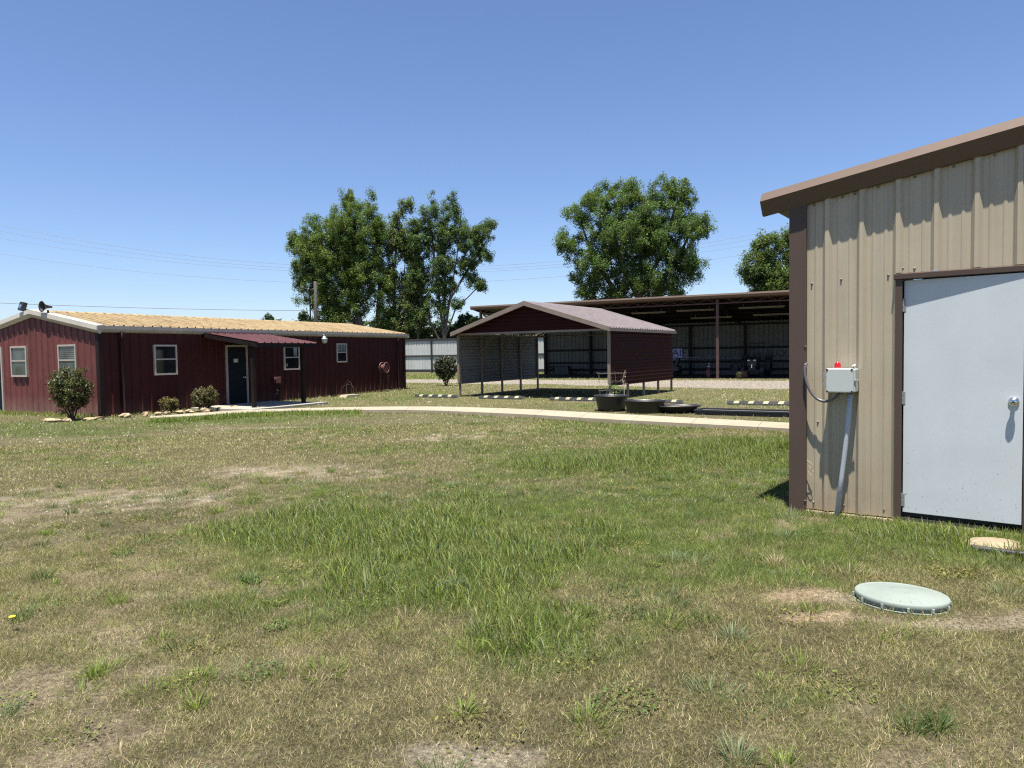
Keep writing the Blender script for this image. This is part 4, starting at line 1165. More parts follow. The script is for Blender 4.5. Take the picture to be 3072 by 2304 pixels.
# ------------------------------------------------------------------ equipment inside the shed
def wheel(r, w, name, parent, c, hub='darkbrown', lugs=0):
    wo_ = MB().lathe([(r * .55, -w * .5), (r * .9, -w * .5), (r, -w * .38), (r, w * .38), (r * .9, w * .5), (r * .55, w * .5)], 24, (0, 0, 0), axis='x').build(name, 'black_rubber', parent)
    wo_.location = c
    MB().lathe([(0, -w * .25), (r * .3, -w * .25), (r * .5, -w * .4), (r * .56, -w * .45), (r * .56, w * .45), (r * .5, w * .4), (0, w * .25)], 18, axis='x').build("rim", hub, wo_)
    if lugs:
        lg = MB()
        for k in range(lugs):
            t = 2 * math.pi * k / lugs
            a = Vector((-w * .48 if k % 2 else w * .48, math.cos(t) * r * 0.99, math.sin(t) * r * 0.99)); b_ = Vector((0, math.cos(t + .2) * r * 1.02, math.sin(t + .2) * r * 1.02))
            lg.bar(a, b_, 0.05, 0.05, (0, math.cos(t), math.sin(t)))
        lg.build("tread", 'black_rubber', wo_)["kind"] = "stuff"
    return wo_
# tractor, facing the camera (front towards local -y)
tr = thing("tractor", sp(17.3, 3.3, 0.02), "dark tractor with a roll bar parked facing out of the shed", "tractor", sz)
for sx_ in (-1, 1):
    wheel(0.58, 0.34, "rear_wheel", tr, (sx_ * 0.68, 1.2, 0.58), lugs=20)
    wheel(0.36, 0.22, "front_wheel", tr, (sx_ * 0.55, -0.55, 0.36), lugs=14)
    MB().prism([(0.72, 1.12), (0.85, 1.30), (1.55, 1.30), (1.85, 1.05), (1.80, 1.0), (1.50, 1.22), (0.90, 1.22)], sx_ * 0.50, sx_ * 0.88, 'x').build("fender", 'dark', tr)
MB().prism([(-0.95, 0.62), (-0.98, 1.0), (-0.80, 1.12), (0.35, 1.20), (0.45, 1.20), (0.45, 0.55), (-0.6, 0.50)], -0.27, 0.27, 'x').build("hood", 'dark', tr, bevel=0.03)
gr = MB().box(-0.23, 0.23, -0.995, -0.975, 0.66, 0.98).build("grille", 'black_plastic', tr)
for sx_ in (-1, 1):
    MB().box(sx_ * 0.17 - 0.075, sx_ * 0.17 + 0.075, -1.005, -0.985, 0.985, 1.02).build("headlight", 'chrome', tr)
MB().box(-0.2, 0.2, -0.9, 1.5, 0.38, 0.6).build("chassis", 'dark', tr)
MB().bar((-0.55, -0.55, 0.38), (0.55, -0.55, 0.38), 0.1).build("front_axle", 'dark', tr)
MB().bar((-0.7, 1.2, 0.58), (0.7, 1.2, 0.58), 0.16).build("rear_axle", 'dark', tr)
MB().box(-0.24, 0.24, 0.95, 1.4, 0.92, 1.02).box(-0.24, 0.24, 1.36, 1.46, 1.02, 1.42).build("seat", 'black_rubber', tr, bevel=0.03)
MB().tube(crom([(-0.55, 1.5, 0.75), (-0.55, 1.5, 1.7), (-0.52, 1.5, 1.92), (-0.40, 1.5, 2.02), (0.40, 1.5, 2.02), (0.52, 1.5, 1.92), (0.55, 1.5, 1.7), (0.55, 1.5, 0.75)], 4), 0.04, 8).build("roll_bar", 'dark', tr, smooth=True)
MB().tube([(0.17 * math.cos(t), 0.62 + 0.1 * math.sin(t), 1.32 + 0.16 * math.sin(t)) for t in np.linspace(0, 2 * math.pi, 21)], 0.015, 6, caps=False).tube([(0, 0.45, 1.15), (0, 0.62, 1.32)], 0.02, 6).build("steering_wheel", 'black_plastic', tr)
MB().tube([(0.2, -0.2, 1.15), (0.2, -0.2, 1.75)], 0.03, 8).build("exhaust", 'dark', tr)
MB().box(-0.03, 0.03, -1.02, -0.99, 0.55, 0.75).build("badge", 'chrome', tr)
# rotary cutter left of the tractor
rc = thing("rotary_cutter", sp(15.0 + 1.1, 4.0, 0.02), "dark rotary cutter attachment left of the tractor in the shed", "mower", sz)
MB().box(-0.8, 0.6, -0.5, 0.7, 0.22, 0.36).box(-0.8, 0.6, -0.52, -0.48, 0.08, 0.36).build("deck", 'dark', rc)
MB().box(-0.2, 0.15, -0.1, 0.25, 0.36, 0.62).build("gearbox", 'dark', rc, bevel=0.03)
MB().bar((-0.3, -0.4, 0.36), (0.0, 0.1, 0.95), 0.05).bar((0.3, -0.4, 0.36), (0.0, 0.1, 0.95), 0.05).build("hitch_frame", 'dark', rc)
wheel(0.2, 0.12, "tail_wheel", rc, (-0.9, 0.2, 0.2))
# ride-on mower behind the carport's far corner
mw = thing("riding_mower", sp(11.6, 4.2, 0.02), "dark riding mower parked in the shed right behind the carport side", "riding mower", sz)
for sx_ in (-1, 1):
    wheel(0.30, 0.24, "rear_wheel", mw, (sx_ * 0.42 + 0.35, 0.5, 0.30))
    wheel(0.19, 0.14, "front_wheel", mw, (sx_ * 0.36 - 0.75, 0.0, 0.19))
MB().prism([(-1.15, 0.32), (-1.2, 0.62), (-0.95, 0.85), (-0.1, 0.98), (0.05, 0.62), (0.9, 0.62), (1.0, 0.4), (0.9, 0.3)], -0.30, 0.62, 'y').build("body", 'dark', mw, bevel=0.03)
MB().prism([(0.25, 0.62), (0.8, 0.62), (0.95, 1.15), (0.82, 1.18), (0.7, 0.75), (0.25, 0.72)], -0.08, 0.42, 'y').build("seat", 'black_rubber', mw, bevel=0.02)
MB().box(-0.75, 0.5, -0.45, 0.75, 0.12, 0.26).build("cutting_deck", 'dark', mw)
MB().tube([(-0.05, 0.17, 0.95), (0.05, 0.17, 1.15)], 0.02, 6).tube([(0.05 + .05 * math.sin(t), 0.17 + 0.16 * math.cos(t), 1.16 + 0.14 * math.sin(t)) for t in np.linspace(0, 6.283, 17)], 0.014, 6, caps=False).build("steering_wheel", 'black_plastic', mw)
# red fuel hydrant stand near the post
rh = thing("fire_extinguisher_stand", sp(15.05, 0.9, 0.02), "small red cylinder on a stand beside the shed post", "stand", sz)
MB().lathe([(0.0, 0.0), (0.13, 0.0), (0.14, 0.05), (0.14, 0.42), (0.10, 0.52), (0.04, 0.56), (0.04, 0.64), (0.0, 0.64)], 16).build("cylinder", 'red_paint', rh, smooth=True)
MB().box(-0.02, 0.02, 0.14, 0.18, -0.05, 0.9).build("stake", 'galv', rh)
MB().box(-0.05, 0.08, -0.04, 0.02, 0.64, 0.70).build("valve", 'galv', rh)
rt = MB().prism([(-0.35, 0.0), (0.35, 0.0), (0.30, 0.38), (-0.30, 0.38)], -0.25, 0.25, 'y').build("red_toolbox", 'red_paint', None, bevel=0.02)
rt.location = sp(16.9, 1.3, 0.02); rt.rotation_euler = (0, 0, sz); tag(rt, "dull red box on the shed floor in front of the tractor", "box")
# stored pipes resting on the lower girts
for k, (z_, nm) in enumerate(((1.16, "upper of two long thin pipes stored along the shed's back wall"), (1.07, "lower of two long thin pipes stored along the shed's back wall"))):
    o = MB().tube([sp(11.4, SD - 0.33, z_ - .02), sp(14, SD - 0.33, z_ + .03 * (1 - k)), sp(17.0, SD - 0.33, z_ - .03)], 0.024, 8).build("stored_pipe", 'galv', None, smooth=True)
    tag(o, nm, "pipe", "pipes stored on the shed wall")
# dark tub with weeds seen through the carport
tb = thing("stock_tub", sp(3.3, SD - 1.2, 0.02), "dark upturned tub by the shed wall seen through the carport", "tub", sz)
MB().prism([(-0.62, 0.0), (0.62, 0.0), (0.50, 0.62), (-0.46, 0.62)], -0.35, 0.35, 'y').build("body", 'black_plastic', tb, bevel=0.05)
MB().box(-0.66, 0.66, -0.39, 0.39, 0.0, 0.06).build("rim", 'black_plastic', tb, bevel=0.015)

# ------------------------------------------------------------------ white sheet fence behind
FU = Vector((0.874, -0.486)).normalized(); FV = Vector((-FU.y, FU.x))
F0 = Vector((-9.9, 65.0))
fn = thing("sheet_metal_fence", (F0.x, F0.y, 0), "tall white sheet-metal fence on dark rails behind the yard", "fence", aim(FU.x, FU.y))
sheets("fence_panel", -30.0, 36.0, 0.915, lambda x_, d, t: (x_, d, t), 0.12, 2.95, 'white_sheet', fn, h=0.03)
for x_ in np.arange(-30.3, 36.5, 3.05):
    MB().box(x_ - 0.05, x_ + 0.05, -0.20, -0.07, -0.1, 3.05).build("post", 'dark', fn)
for z_, h_ in ((0.22, 0.24), (1.55, 0.14), (2.98, 0.2)):
    MB().box(-30.2, 36.2, -0.068, -0.006, z_ - h_ / 2, z_ + h_ / 2).build("rail", 'dark', fn)

# ------------------------------------------------------------------ utility pole, cables
up = thing("utility_pole", (-13.15, 48.0, 0), "utility pole with a lamp arm rising behind the yellow roof", "utility pole")
MB().tube([(0, 0, -0.2), (0, 0, 4.0), (0.03, 0, 6.7)], [0.13, 0.12, 0.11], 12).build("pole", 'pole', up, smooth=True)
MB().tube([(-0.33, -0.1, -0.2), (-0.33, -0.1, 6.15), (-0.05, -0.1, 6.2)], 0.045, 8).build("service_pipe", 'pole', up, smooth=True)
MB().tube(crom([(0, 0, 5.95), (-0.25, -0.05, 6.05), (-0.55, -0.1, 6.2), (-0.7, -0.1, 6.25)]), 0.03, 6).build("lamp_arm", 'pole', up)
MB().lathe([(0.0, 6.42), (0.06, 6.42), (0.09, 6.36), (0.16, 6.24), (0.15, 6.2), (0.0, 6.2)], 14, (-0.8, -0.1, 0)).build("lamp_head", 'pole', up, smooth=True)

# four sagging lines far behind (z as a parabola of x at 95 m), then two thin ones and the service drop
lines = [((0.00201, 0.04229, 13.43), "topmost of the four sagging power lines across the sky", 0.02), ((0.0019, 0.04062, 13.03), "second from the top of the four sagging power lines", 0.018),
         ((0.00168, 0.03521, 12.70), "third from the top of the four sagging power lines", 0.018), ((0.0016, 0.04134, 11.43), "lowest of the four sagging power lines across the sky", 0.018)]
for (a_, b_, c_), lb_, r_ in lines:
    o = MB().tube([(x_, 95.0, a_ * x_ * x_ + b_ * x_ + c_) for x_ in np.linspace(-90, 90, 61)], r_, 5).build("power_line", 'wire', None)
    tag(o, lb_, "power line", "power lines across the sky")
o = MB().tube([(x_, 48.0, 5.60 - (x_ + 34.4) * 0.0403 + 0.0009 * (x_ + 34.4) * (x_ + 13.3)) for x_ in np.linspace(-60, -13.2, 30)], 0.02, 5).build("service_cable", 'wire', None)
tag(o, "single service cable running left from the utility pole above the roof", "cable")

# ------------------------------------------------------------------ striped rubber parking stops
def stop(cx_, cy_, ang, lb_):
    t = thing("parking_stop", (cx_, cy_, float(terrain(cx_, cy_)) + 0.005), lb_, "parking stop", ang, "striped parking stops along the carport front")
    prof = [(-0.085, 0.0), (-0.075, 0.04), (-0.045, 0.11), (0.045, 0.11), (0.075, 0.04), (0.085, 0.0)]
    L_ = 0.90
    MB().prism(prof, -L_, L_, 'x').build("body", 'black_rubber', t)
    for k in range(4):
        x0 = -0.72 + k * 0.42
        w_ = 0.15
        e_ = 0.004
        vs = []
        # slanted painted band wrapped over the front slope and the top
        for (yy, zz, sh) in ((-0.0765, 0.04, 0.0), (-0.0455, 0.11, 0.03), (0.0455, 0.11, 0.08), (0.0765, 0.04, 0.11)):
            vs += [(x0 + sh, yy * (1 + .03), zz + e_), (x0 + sh + w_, yy * (1 + .03), zz + e_)]
        MB().add(vs, [(0, 1, 3, 2), (2, 3, 5, 4), (4, 5, 7, 6)]).build("stripe", 'stripe', t)
    MB().box(L_ + 0.001, L_ + 0.006, -0.06, 0.06, 0.01, 0.09).build("end_stripe", 'stripe', t)
stop(-2.92, 27.15, -0.42, "striped black parking stop left of the carport's front post")
stop(-0.38, 25.78, -0.46, "striped black parking stop before the left half of the carport")
stop(2.12, 24.28, -0.52, "striped black parking stop just left of the round black tub")
stop(4.55, 22.60, -0.50, "striped black parking stop half hidden behind the low black tubs")
stop(7.32, 21.05, -0.45, "striped black parking stop nearest the tan building")

# ------------------------------------------------------------------ black planters by the walk
p1 = thing("round_tub_planter", (2.80, 20.0, 0.0), "tall round black tub planter holding tomato cages", "planter")
MB().lathe([(0.0, 0.0), (0.36, 0.0), (0.375, 0.02), (0.45, 0.36), (0.455, 0.40), (0.495, 0.405), (0.505, 0.425), (0.495, 0.445), (0.465, 0.445), (0.455, 0.42), (0.40, 0.33)], 40).build("tub", 'black_plastic', p1, smooth=True)
MB().lathe([(0.0, 0.37), (0.22, 0.375), (0.42, 0.36)], 30).build("soil", 'soil', p1)
def cage(x_, y_, lb_, seed):
    r_ = random.Random(seed)
    t = thing("tomato_cage", (x_, y_, 0.36), lb_, "tomato cage", r_.uniform(0, 3), "wire tomato cages in the round tub")
    t.rotation_euler = (r_.uniform(-.06, .06), r_.uniform(-.06, .06), r_.uniform(0, 3))
    for zz, rr in ((0.22, 0.15), (0.46, 0.19), (0.70, 0.23)):
        MB().tube([(rr * math.cos(q), rr * math.sin(q), zz + .012 * math.sin(3 * q + seed)) for q in np.linspace(0, 6.2832, 25)], 0.0032, 5, caps=False).build("ring", 'fixture', t)
    for k in range(4):
        q = k * math.pi / 2
        MB().tube([(0.10 * math.cos(q), 0.10 * math.sin(q), -0.1), (0.235 * math.cos(q), 0.235 * math.sin(q), 0.74)], 0.0032, 5).build("leg", 'fixture', t)
cage(2.56, 19.9, "wire tomato cage in the left half of the round tub", 1)
cage(3.02, 20.05, "wire tomato cage in the right half of the round tub", 2)

def leafy(name, x_, y_, z_, n, L, w, lb_, cat, colr, seed):
    """small plant: strap leaves round a stem"""
    r_ = random.Random(seed)
    t = thing(name, (x_, y_, z_), lb_, cat)
    MB().tube([(0, 0, -0.05), (0.01, 0, L * .5), (0.0, 0.01, L)], [0.010, 0.008, 0.004], 6).build("stem", 'twig', t)
    vs, fs, cs_ = [], [], []
    for i in range(n):
        a = i * 2.4 + r_.uniform(-.4, .4); b0 = L * r_.uniform(.15, 1.0)
        d = Vector((math.cos(a), math.sin(a), 0)); sdv = Vector((-math.sin(a), math.cos(a), 0)) * w
        ll = r_.uniform(.6, 1.0) * L * .6
        k = len(vs)
        for q, wd, up_ in ((0, .3, 0), (.4, 1, .28), (.75, .8, .30), (1, .05, .12)):
            c_ = Vector((0, 0, b0)) + d * ll * q + Vector((0, 0, ll * up_))
            vs += [c_ - sdv * wd, c_ + sdv * wd]
            cc = r_.uniform(.8, 1.2); cs_ += [[v_ * cc for v_ in colr]] * 2
        for j in range(3): fs.append((k + 2 * j, k + 2 * j + 1, k + 2 * j + 3, k + 2 * j + 2))
    fast_mesh("leaves", np.array([tuple(v_) for v_ in vs]), np.array(fs).ravel(), np.arange(len(fs)) * 4, 'bushleaf', np.array(cs_), t)
    return t
leafy("pepper_plant", 2.86, 19.82, 0.36, 14, 0.34, 0.035, "small green leafy plant growing in the round tub", "plant", (0.13, 0.21, 0.05), 4)
dp = thing("dead_plant", (3.12, 19.82, 0.36), "tall bare dead stem standing in the round tub", "plant")
MB().tube(crom([(0, 0, -0.05), (0.02, 0, 0.25), (-0.02, 0.02, 0.5), (0.05, 0, 0.78)]), 0.009, 6).build("stem", 'dead', dp)
for (a, z_) in ((0.4, .35), (2.2, .45), (5.0, .55), (1.2, .62), (3.6, .28)):
    MB().tube([(0, 0, z_), (0.07 * math.cos(a), 0.07 * math.sin(a), z_ + .07), (0.13 * math.cos(a), 0.13 * math.sin(a), z_ + .04)], 0.006, 5).build("twig", 'dead', dp)

p2 = thing("oval_stock_tank", (3.58, 19.12, 0.0), "black oval stock tank between the round tub and the low pan", "planter", -0.25)
MB().lathe([(0.0, 0.0), (0.92, 0.0), (0.95, 0.02), (1.0, 0.30), (1.05, 0.305), (1.06, 0.33), (1.04, 0.345), (0.99, 0.34), (0.96, 0.25), (0.92, 0.12), (0.0, 0.11)], 44, (0, 0, 0), 0.52, 0.36).build("tank", 'black_plastic', p2, smooth=True)
MB().lathe([(0.0, 0.16), (0.95, 0.15)], 30, (0, 0, 0), 0.50, 0.345).build("soil", 'soil', p2)
MB().lathe([(0.0, -0.02), (0.025, -0.02), (0.025, 0.01), (0.0, 0.01)], 10, (0.52, -0.1, 0.10), axis='x').build("drain_plug", 'galv', p2)
p3 = thing("shallow_pan_planter", (4.45, 18.95, 0.0), "low wide black pan filled with brown soil", "planter", 0.1)
MB().lathe([(0.0, 0.0), (0.40, 0.0), (0.42, 0.015), (0.52, 0.15), (0.575, 0.165), (0.60, 0.18), (0.595, 0.205), (0.57, 0.205), (0.545, 0.18), (0.50, 0.13)], 40, (0, 0, 0), 1.0, 0.7).build("pan", 'black_plastic', p3, smooth=True)
MB().lathe([(0.0, 0.195), (0.2, 0.19), (0.42, 0.175), (0.535, 0.165)], 30, (0, 0, 0), 1.0, 0.7).build("soil", 'soil', p3)
TRU = Vector((0.86, -0.51)).normalized()
p4 = thing("long_black_tray", (4.72, 18.30, 0.0), "long low black tray of grey gravel beside the walk", "planter", aim(TRU.x, TRU.y))
TW, TL = 0.62, 3.6
MB().box(0, TL, 0, 0.05, 0, 0.13).box(0, TL, TW - .05, TW, 0, 0.13).box(0, 0.05, 0.05, TW - .05, 0, 0.13).box(TL - .05, TL, 0.05, TW - .05, 0, 0.13).box(-0.03, TL + .03, -0.03, 0.0, 0.10, 0.135).box(-0.03, TL + .03, TW, TW + .03, 0.10, 0.135).box(-0.03, 0, 0, TW, 0.10, 0.135).build("tray", 'black_plastic', p4)
MB().box(0.05, TL - .05, 0.05, TW - .05, 0.01, 0.095).build("gravel_fill", 'tray_gravel', p4)

# ------------------------------------------------------------------ shrubs and trees
def leaf_cloud(cent, radii, nper, size, base, rng, spread=1.0, up=0.35, lit=None, flat=0.7, tri=False):
    """diamond leaves scattered round cluster centres; returns verts, cols"""
    N = len(cent)
    n = N * nper
    c_ = np.repeat(cent, nper, axis=0)
    r_ = np.repeat(radii, nper)[:, None]
    d = rng.normal(size=(n, 3)); d /= np.linalg.norm(d, axis=1, keepdims=True)
    rad = rng.random((n, 1)) ** 0.5
    p = c_ + d * rad * r_ * np.array([1, 1, flat])
    nn = rng.normal(size=(n, 3)); nn[:, 2] = np.abs(nn[:, 2]) + up; nn /= np.linalg.norm(nn, axis=1, keepdims=True)
    a = np.cross(nn, rng.normal(size=(n, 3))); a /= np.linalg.norm(a, axis=1, keepdims=True) + 1e-9
    b_ = np.cross(nn, a)
    s_ = size * rng.uniform(0.65, 1.35, (n, 1))
    v = np.stack([p - a * s_, p + b_ * s_ * 0.55 - nn * s_ * .12, p + a * s_, p - b_ * s_ * 0.55 - nn * s_ * .12], 1).reshape(-1, 3)
    if tri:
        v = np.stack([p - a * s_, p + a * s_ * .7 + b_ * s_ * .6, p + a * s_ * .8 - b_ * s_ * .55 - nn * s_ * .15], 1).reshape(-1, 3)
    cl = np.repeat(rng.uniform(0.72, 1.28, (N, 1)), nper, axis=0) * rng.uniform(0.75, 1.25, (n, 1))
    hue = np.repeat(rng.normal(0, 1, (N, 1)), nper, axis=0) * 0.5 + rng.normal(0, 1, (n, 1)) * 0.5
    col = np.asarray(base)[None] * cl * np.concatenate([1 + 0.16 * hue, 1 + 0.03 * hue, 1 - 0.08 * hue], 1)
    return v, np.repeat(np.clip(col, 0.004, 1), 3 if tri else 4, axis=0)

def grow(stems, attr, rng, sag=0.0):
    """connect attractor points to a skeleton of given stems; returns nodes, parents"""
    nodes, par = [], []
    for st in stems:
        prev = -1
        root = None
        for k, p in enumerate(st):
            if k == 0 and nodes:
                # join to the closest existing node if coincident
                dd = [np.linalg.norm(np.array(q) - np.array(p)) for q in nodes]
                j = int(np.argmin(dd))
                if dd[j] < 0.6: prev = j; continue
            nodes.append(np.array(p, float)); par.append(prev); prev = len(nodes) - 1
    arr = np.array(attr)
    # nearest first
    base_nodes = np.array(nodes)
    dist = np.min(np.linalg.norm(arr[:, None] - base_nodes[None], axis=2), axis=1)
    order = np.argsort(dist)
    tips = []
    P = list(nodes)
    for i in order:
        a = arr[i]
        NP = np.array(P)
        dv = a - NP
        d = np.linalg.norm(dv, axis=1) + 1.2 * np.maximum(0, NP[:, 2] - a[2] + 0.2)
        j = int(np.argmin(d))
        L = np.linalg.norm(a - P[j])
        k = max(1, int(L / 0.9))
        prev = j
        for q in range(1, k + 1):
            t = q / k
            pt = P[j] * (1 - t) + a * t
            if q < k:
                pt = pt + rng.normal(0, 0.08 * L / k, 3); pt[2] += 0.12 * L * t * (1 - t)
            P.append(pt); par.append(prev); prev = len(P) - 1
        tips.append(prev)
    return np.array(P), np.array(par), tips

def skeleton_mesh(P, par, tips, r_tip, rmax, expo=0.5, thin=0.0):
    n = len(P)
    w = np.zeros(n)
    kids = np.zeros(n, int)
    for t in tips: w[t] += 1
    for i in range(n):
        if par[i] >= 0: kids[par[i]] += 1
    w[(kids == 0) & (w == 0)] = 1
    for i in range(n - 1, -1, -1):
        pass
    # accumulate in reverse creation order (parents always precede children)
    for i in range(n - 1, -1, -1):
        if par[i] >= 0: w[par[i]] += w[i]
    rad = np.minimum(rmax, r_tip * np.maximum(w, 1) ** expo)
    mb = MB()
    for i in range(n):
        j = par[i]
        if j < 0: continue
        ra, rb = min(rad[j], rad[i] * 1.35), rad[i]
        mb.tube([P[j], P[i]], [ra, rb], 7 if rb > 0.06 else (5 if rb > 0.025 else 3), caps=False)
    return mb

def ell_pts(lobes, n, rng, shell=0.45):
    """points inside a set of ellipsoids (cx,cy,cz,rx,ry,rz), weighted to the outside"""
    vol = np.array([l[3] * l[4] * l[5] for l in lobes]) ** 0.8
    out_ = []
    for l, k in zip(lobes, np.round(n * vol / vol.sum()).astype(int)):
        d = rng.normal(size=(max(k, 1), 3)); d /= np.linalg.norm(d, axis=1, keepdims=True)
        r_ = (shell + (1 - shell) * rng.random((len(d), 1))) ** 0.6
        out_.append(np.array(l[:3]) + d * r_ * np.array(l[3:]))
    return np.concatenate(out_)

def tree(name, base, stems, lobes, n, nper, leaf, crad, colr, lb_, cat, seed, r_tip=0.012, rmax=0.28, shell=0.12, bark='bark', lmat='leaf', group=None, inner=0.35, flat=1.15, expo=0.5):
    rng = np.random.default_rng(seed)
    t = thing(name, base, lb_, cat, 0.0, group)
    at_ = ell_pts(lobes, n, rng, shell)
    P, par, tips = grow(stems, at_, rng)
    skeleton_mesh(P, par, tips, r_tip, rmax, expo).build("trunk", bark, t, smooth=True)
    cent = at_
    if inner > 0:
        # a few leaf clusters along the finer twigs
        idx_ = rng.choice(len(P), int(len(P) * inner), replace=False)
        idx_ = [i for i in idx_ if par[i] >= 0 and P[i][2] > np.percentile(at_[:, 2], 4)]
        cent = np.concatenate([at_, P[idx_]])
    rd = crad * rng.uniform(0.6, 1.3, len(cent))
    v, c_ = leaf_cloud(cent, rd, nper, leaf, colr, rng, flat=flat, tri=True)
    q = np.arange(len(v))
    fast_mesh("crown", v, q, np.arange(len(v) // 3) * 3, lmat, c_, t)
    return t

# --- dense tree left of the pair, behind the red building
LG = (0.118, 0.168, 0.046)
tree("broadleaf_tree", (-14.6, 70.0, 0), [[(0, 0, -.2), (0.2, 0, 2.2), (-0.1, 0, 4.5), (-0.9, .2, 7.0), (-1.6, .3, 10)], [(0.2, 0, 2.2), (1.4, .3, 5.0), (1.8, .2, 9.0), (1.6, 0, 13)], [(-0.1, 0, 4.5), (-2.4, -.5, 6.5), (-4.2, -.6, 9.0)], [(-1.6, .3, 10), (-1.4, .2, 14), (-0.9, 0, 17)]],
     [(-2.8, 0, 12.0, 3.6, 3.4, 3.4), (-4.6, 0, 11.8, 2.6, 2.8, 2.0), (-0.6, 0, 13.6, 3.2, 3.2, 3.2), (-1.0, 0, 16.6, 1.0, 1.2, 1.7), (1.0, 0, 16.2, 0.9, 1.1, 1.5), (-4.2, 0, 8.2, 2.5, 2.6, 2.2), (-2.0, 0, 6.5, 2.7, 2.6, 2.6), (0.6, 0, 8.8, 2.6, 2.8, 3.0), (-3.4, 0, 5.0, 1.6, 1.8, 1.6), (-6.3, 0, 12.9, 1.0, 1.2, .9), (1.6, 0, 13.8, 1.4, 1.6, 1.6), (-5.6, 0, 10.3, 1.5, 1.8, 1.4), (-6.5, 0, 13.0, .9, 1, .6), (-4.9, 0, 15.0, .8, 1, .6), (2.2, 0, 12.0, 1.5, 1.6, 2.2), (-0.8, 0, 10.4, 3.0, 3.0, 3.0), (1.8, 0, 5.6, 1.6, 1.6, 1.8)],
     1400, 120, 0.073, 0.48, LG, "dense broad leafy tree rising left of the pair behind the red building", "tree", 3, group="trees behind the yard")
# --- slim loose trees in the gap
tree("slender_tree", (-11.4, 70.6, 0), [[(0, 0, -.2), (0, 0, 4), (-.2, 0, 9), (0.3, 0, 13), (0.9, 0, 17)], [(0, 0, 4), (0.7, 0, 8), (1.3, 0, 13)]],
     [(0.4, 0, 13.5, 1.5, 1.4, 2.8), (1.2, 0, 16.4, 0.9, .8, 1.0), (-0.4, 0, 9.0, 1.3, 1.3, 2.2), (0.9, 0, 7.0, 1.5, 1.3, 2.6), (0.2, 0, 4.6, 1.6, 1.4, 1.7)],
     340, 70, 0.088, 0.48, (0.12, 0.15, 0.058), "loose slender tree showing sky between the two big trees", "tree", 5, shell=0.12, rmax=0.16, group="trees behind the yard")
tree("slender_tree", (-9.3, 71.0, 0), [[(0, 0, -.2), (0, 0, 3.5), (0.2, 0, 7), (-.2, 0, 11)], [(0, 0, 3.5), (-.8, 0, 7.5)]],
     [(0.0, 0, 8.6, 1.3, 1.2, 2.6), (-0.4, 0, 12.2, 1.2, 1.1, 2.0), (0.2, 0, 5.4, 1.1, 1.1, 1.2)],
     240, 70, 0.088, 0.46, (0.105, 0.14, 0.05), "thin young tree just left of the multi-stemmed tree", "tree", 6, shell=0.12, rmax=0.12, group="trees behind the yard")
# --- vase-shaped multi-stem tree
tree("multi_stem_tree", (-6.6, 70.0, 0), [[(0, 0, -.2), (0, 0, 3.0), (-.3, 0, 6.0), (-.7, 0, 10), (-1.2, 0, 15)], [(0, 0, 3.0), (0.1, .2, 7), (0.2, .2, 12), (0.2, 0, 16.5)], [(0, 0, 3.0), (0.6, -.1, 7), (1.4, -.2, 11), (1.9, 0, 15.5)], [(0, 0, 3.0), (1.2, 0, 6.2), (2.4, 0, 7.2), (3.4, 0, 8.2)], [(0, 0, 2.2), (-1.2, 0, 4.5), (-2.2, 0, 7.5)], [(0.6, -.1, 7), (2.4, 0, 9.8), (4.0, 0, 12.2)]],
     [(-2.6, 0, 12.4, .85, 1.2, 2.9), (-1.5, 0, 13.6, .8, 1.2, 3.2), (-0.8, 0, 16.0, .5, .6, 1.6), (-0.1, 0, 13.4, .85, 1.2, 3.0), (0.9, 0, 14.2, .8, 1.2, 2.8), (1.3, 0, 16.2, .5, .6, 1.5), (2.0, 0, 13.2, .8, 1.1, 2.2), (2.9, 0, 12.8, 1.1, 1.2, 1.7), (4.0, 0, 13.4, 1.1, 1.1, 1.1), (4.7, 0, 14.2, .7, .8, .5), (4.0, 0, 11.4, 1.0, 1.1, .7), (4.6, 0, 11.0, .5, .6, .4), (2.4, 0, 10.6, 1.2, 1.3, .8), (-2.6, 0, 9.0, 1.1, 1.3, 1.8), (0.0, 0, 10.2, 1.6, 1.6, 1.2), (3.3, 0, 8.5, 1.1, 1.0, .6), (3.9, 0, 8.2, .6, .6, .35), (-1.7, 0, 6.4, 0.9, 1.0, 1.3), (-0.6, 0, 8.4, .8, 1.0, 1.2), (0.6, 0, 8.2, .9, 1.0, 1.3), (-0.3, 0, 6.2, .9, 1.0, 1.0), (1.3, 0, 6.6, .7, .8, .7), (-2.6, 0, 5.2, 1.0, 1.0, 1.2), (2.6, 0, 9.2, .9, .9, .5)],
     960, 84, 0.073, 0.39, (0.105, 0.155, 0.06), "vase-shaped tree with several pale stems rising behind the fence", "tree", 8, shell=0.12, rmax=0.125, r_tip=0.009, group="trees behind the yard")
tree("small_dark_tree", (-4.3, 71.0, 0), [[(0, 0, -.2), (0, 0, 2.0), (0.1, 0, 4.2)]], [(0.2, 0, 4.3, 1.3, 1.2, 1.6), (-1.0, 0, 3.6, 1.2, 1.1, 1.2), (0.3, 0, 2.6, 1.2, 1.2, 1.2)],
     110, 60, 0.13, 0.45, (0.04, 0.06, 0.026), "small dark bushy tree between the fence and the carport roof", "tree", 9, rmax=0.1, group="trees behind the yard")
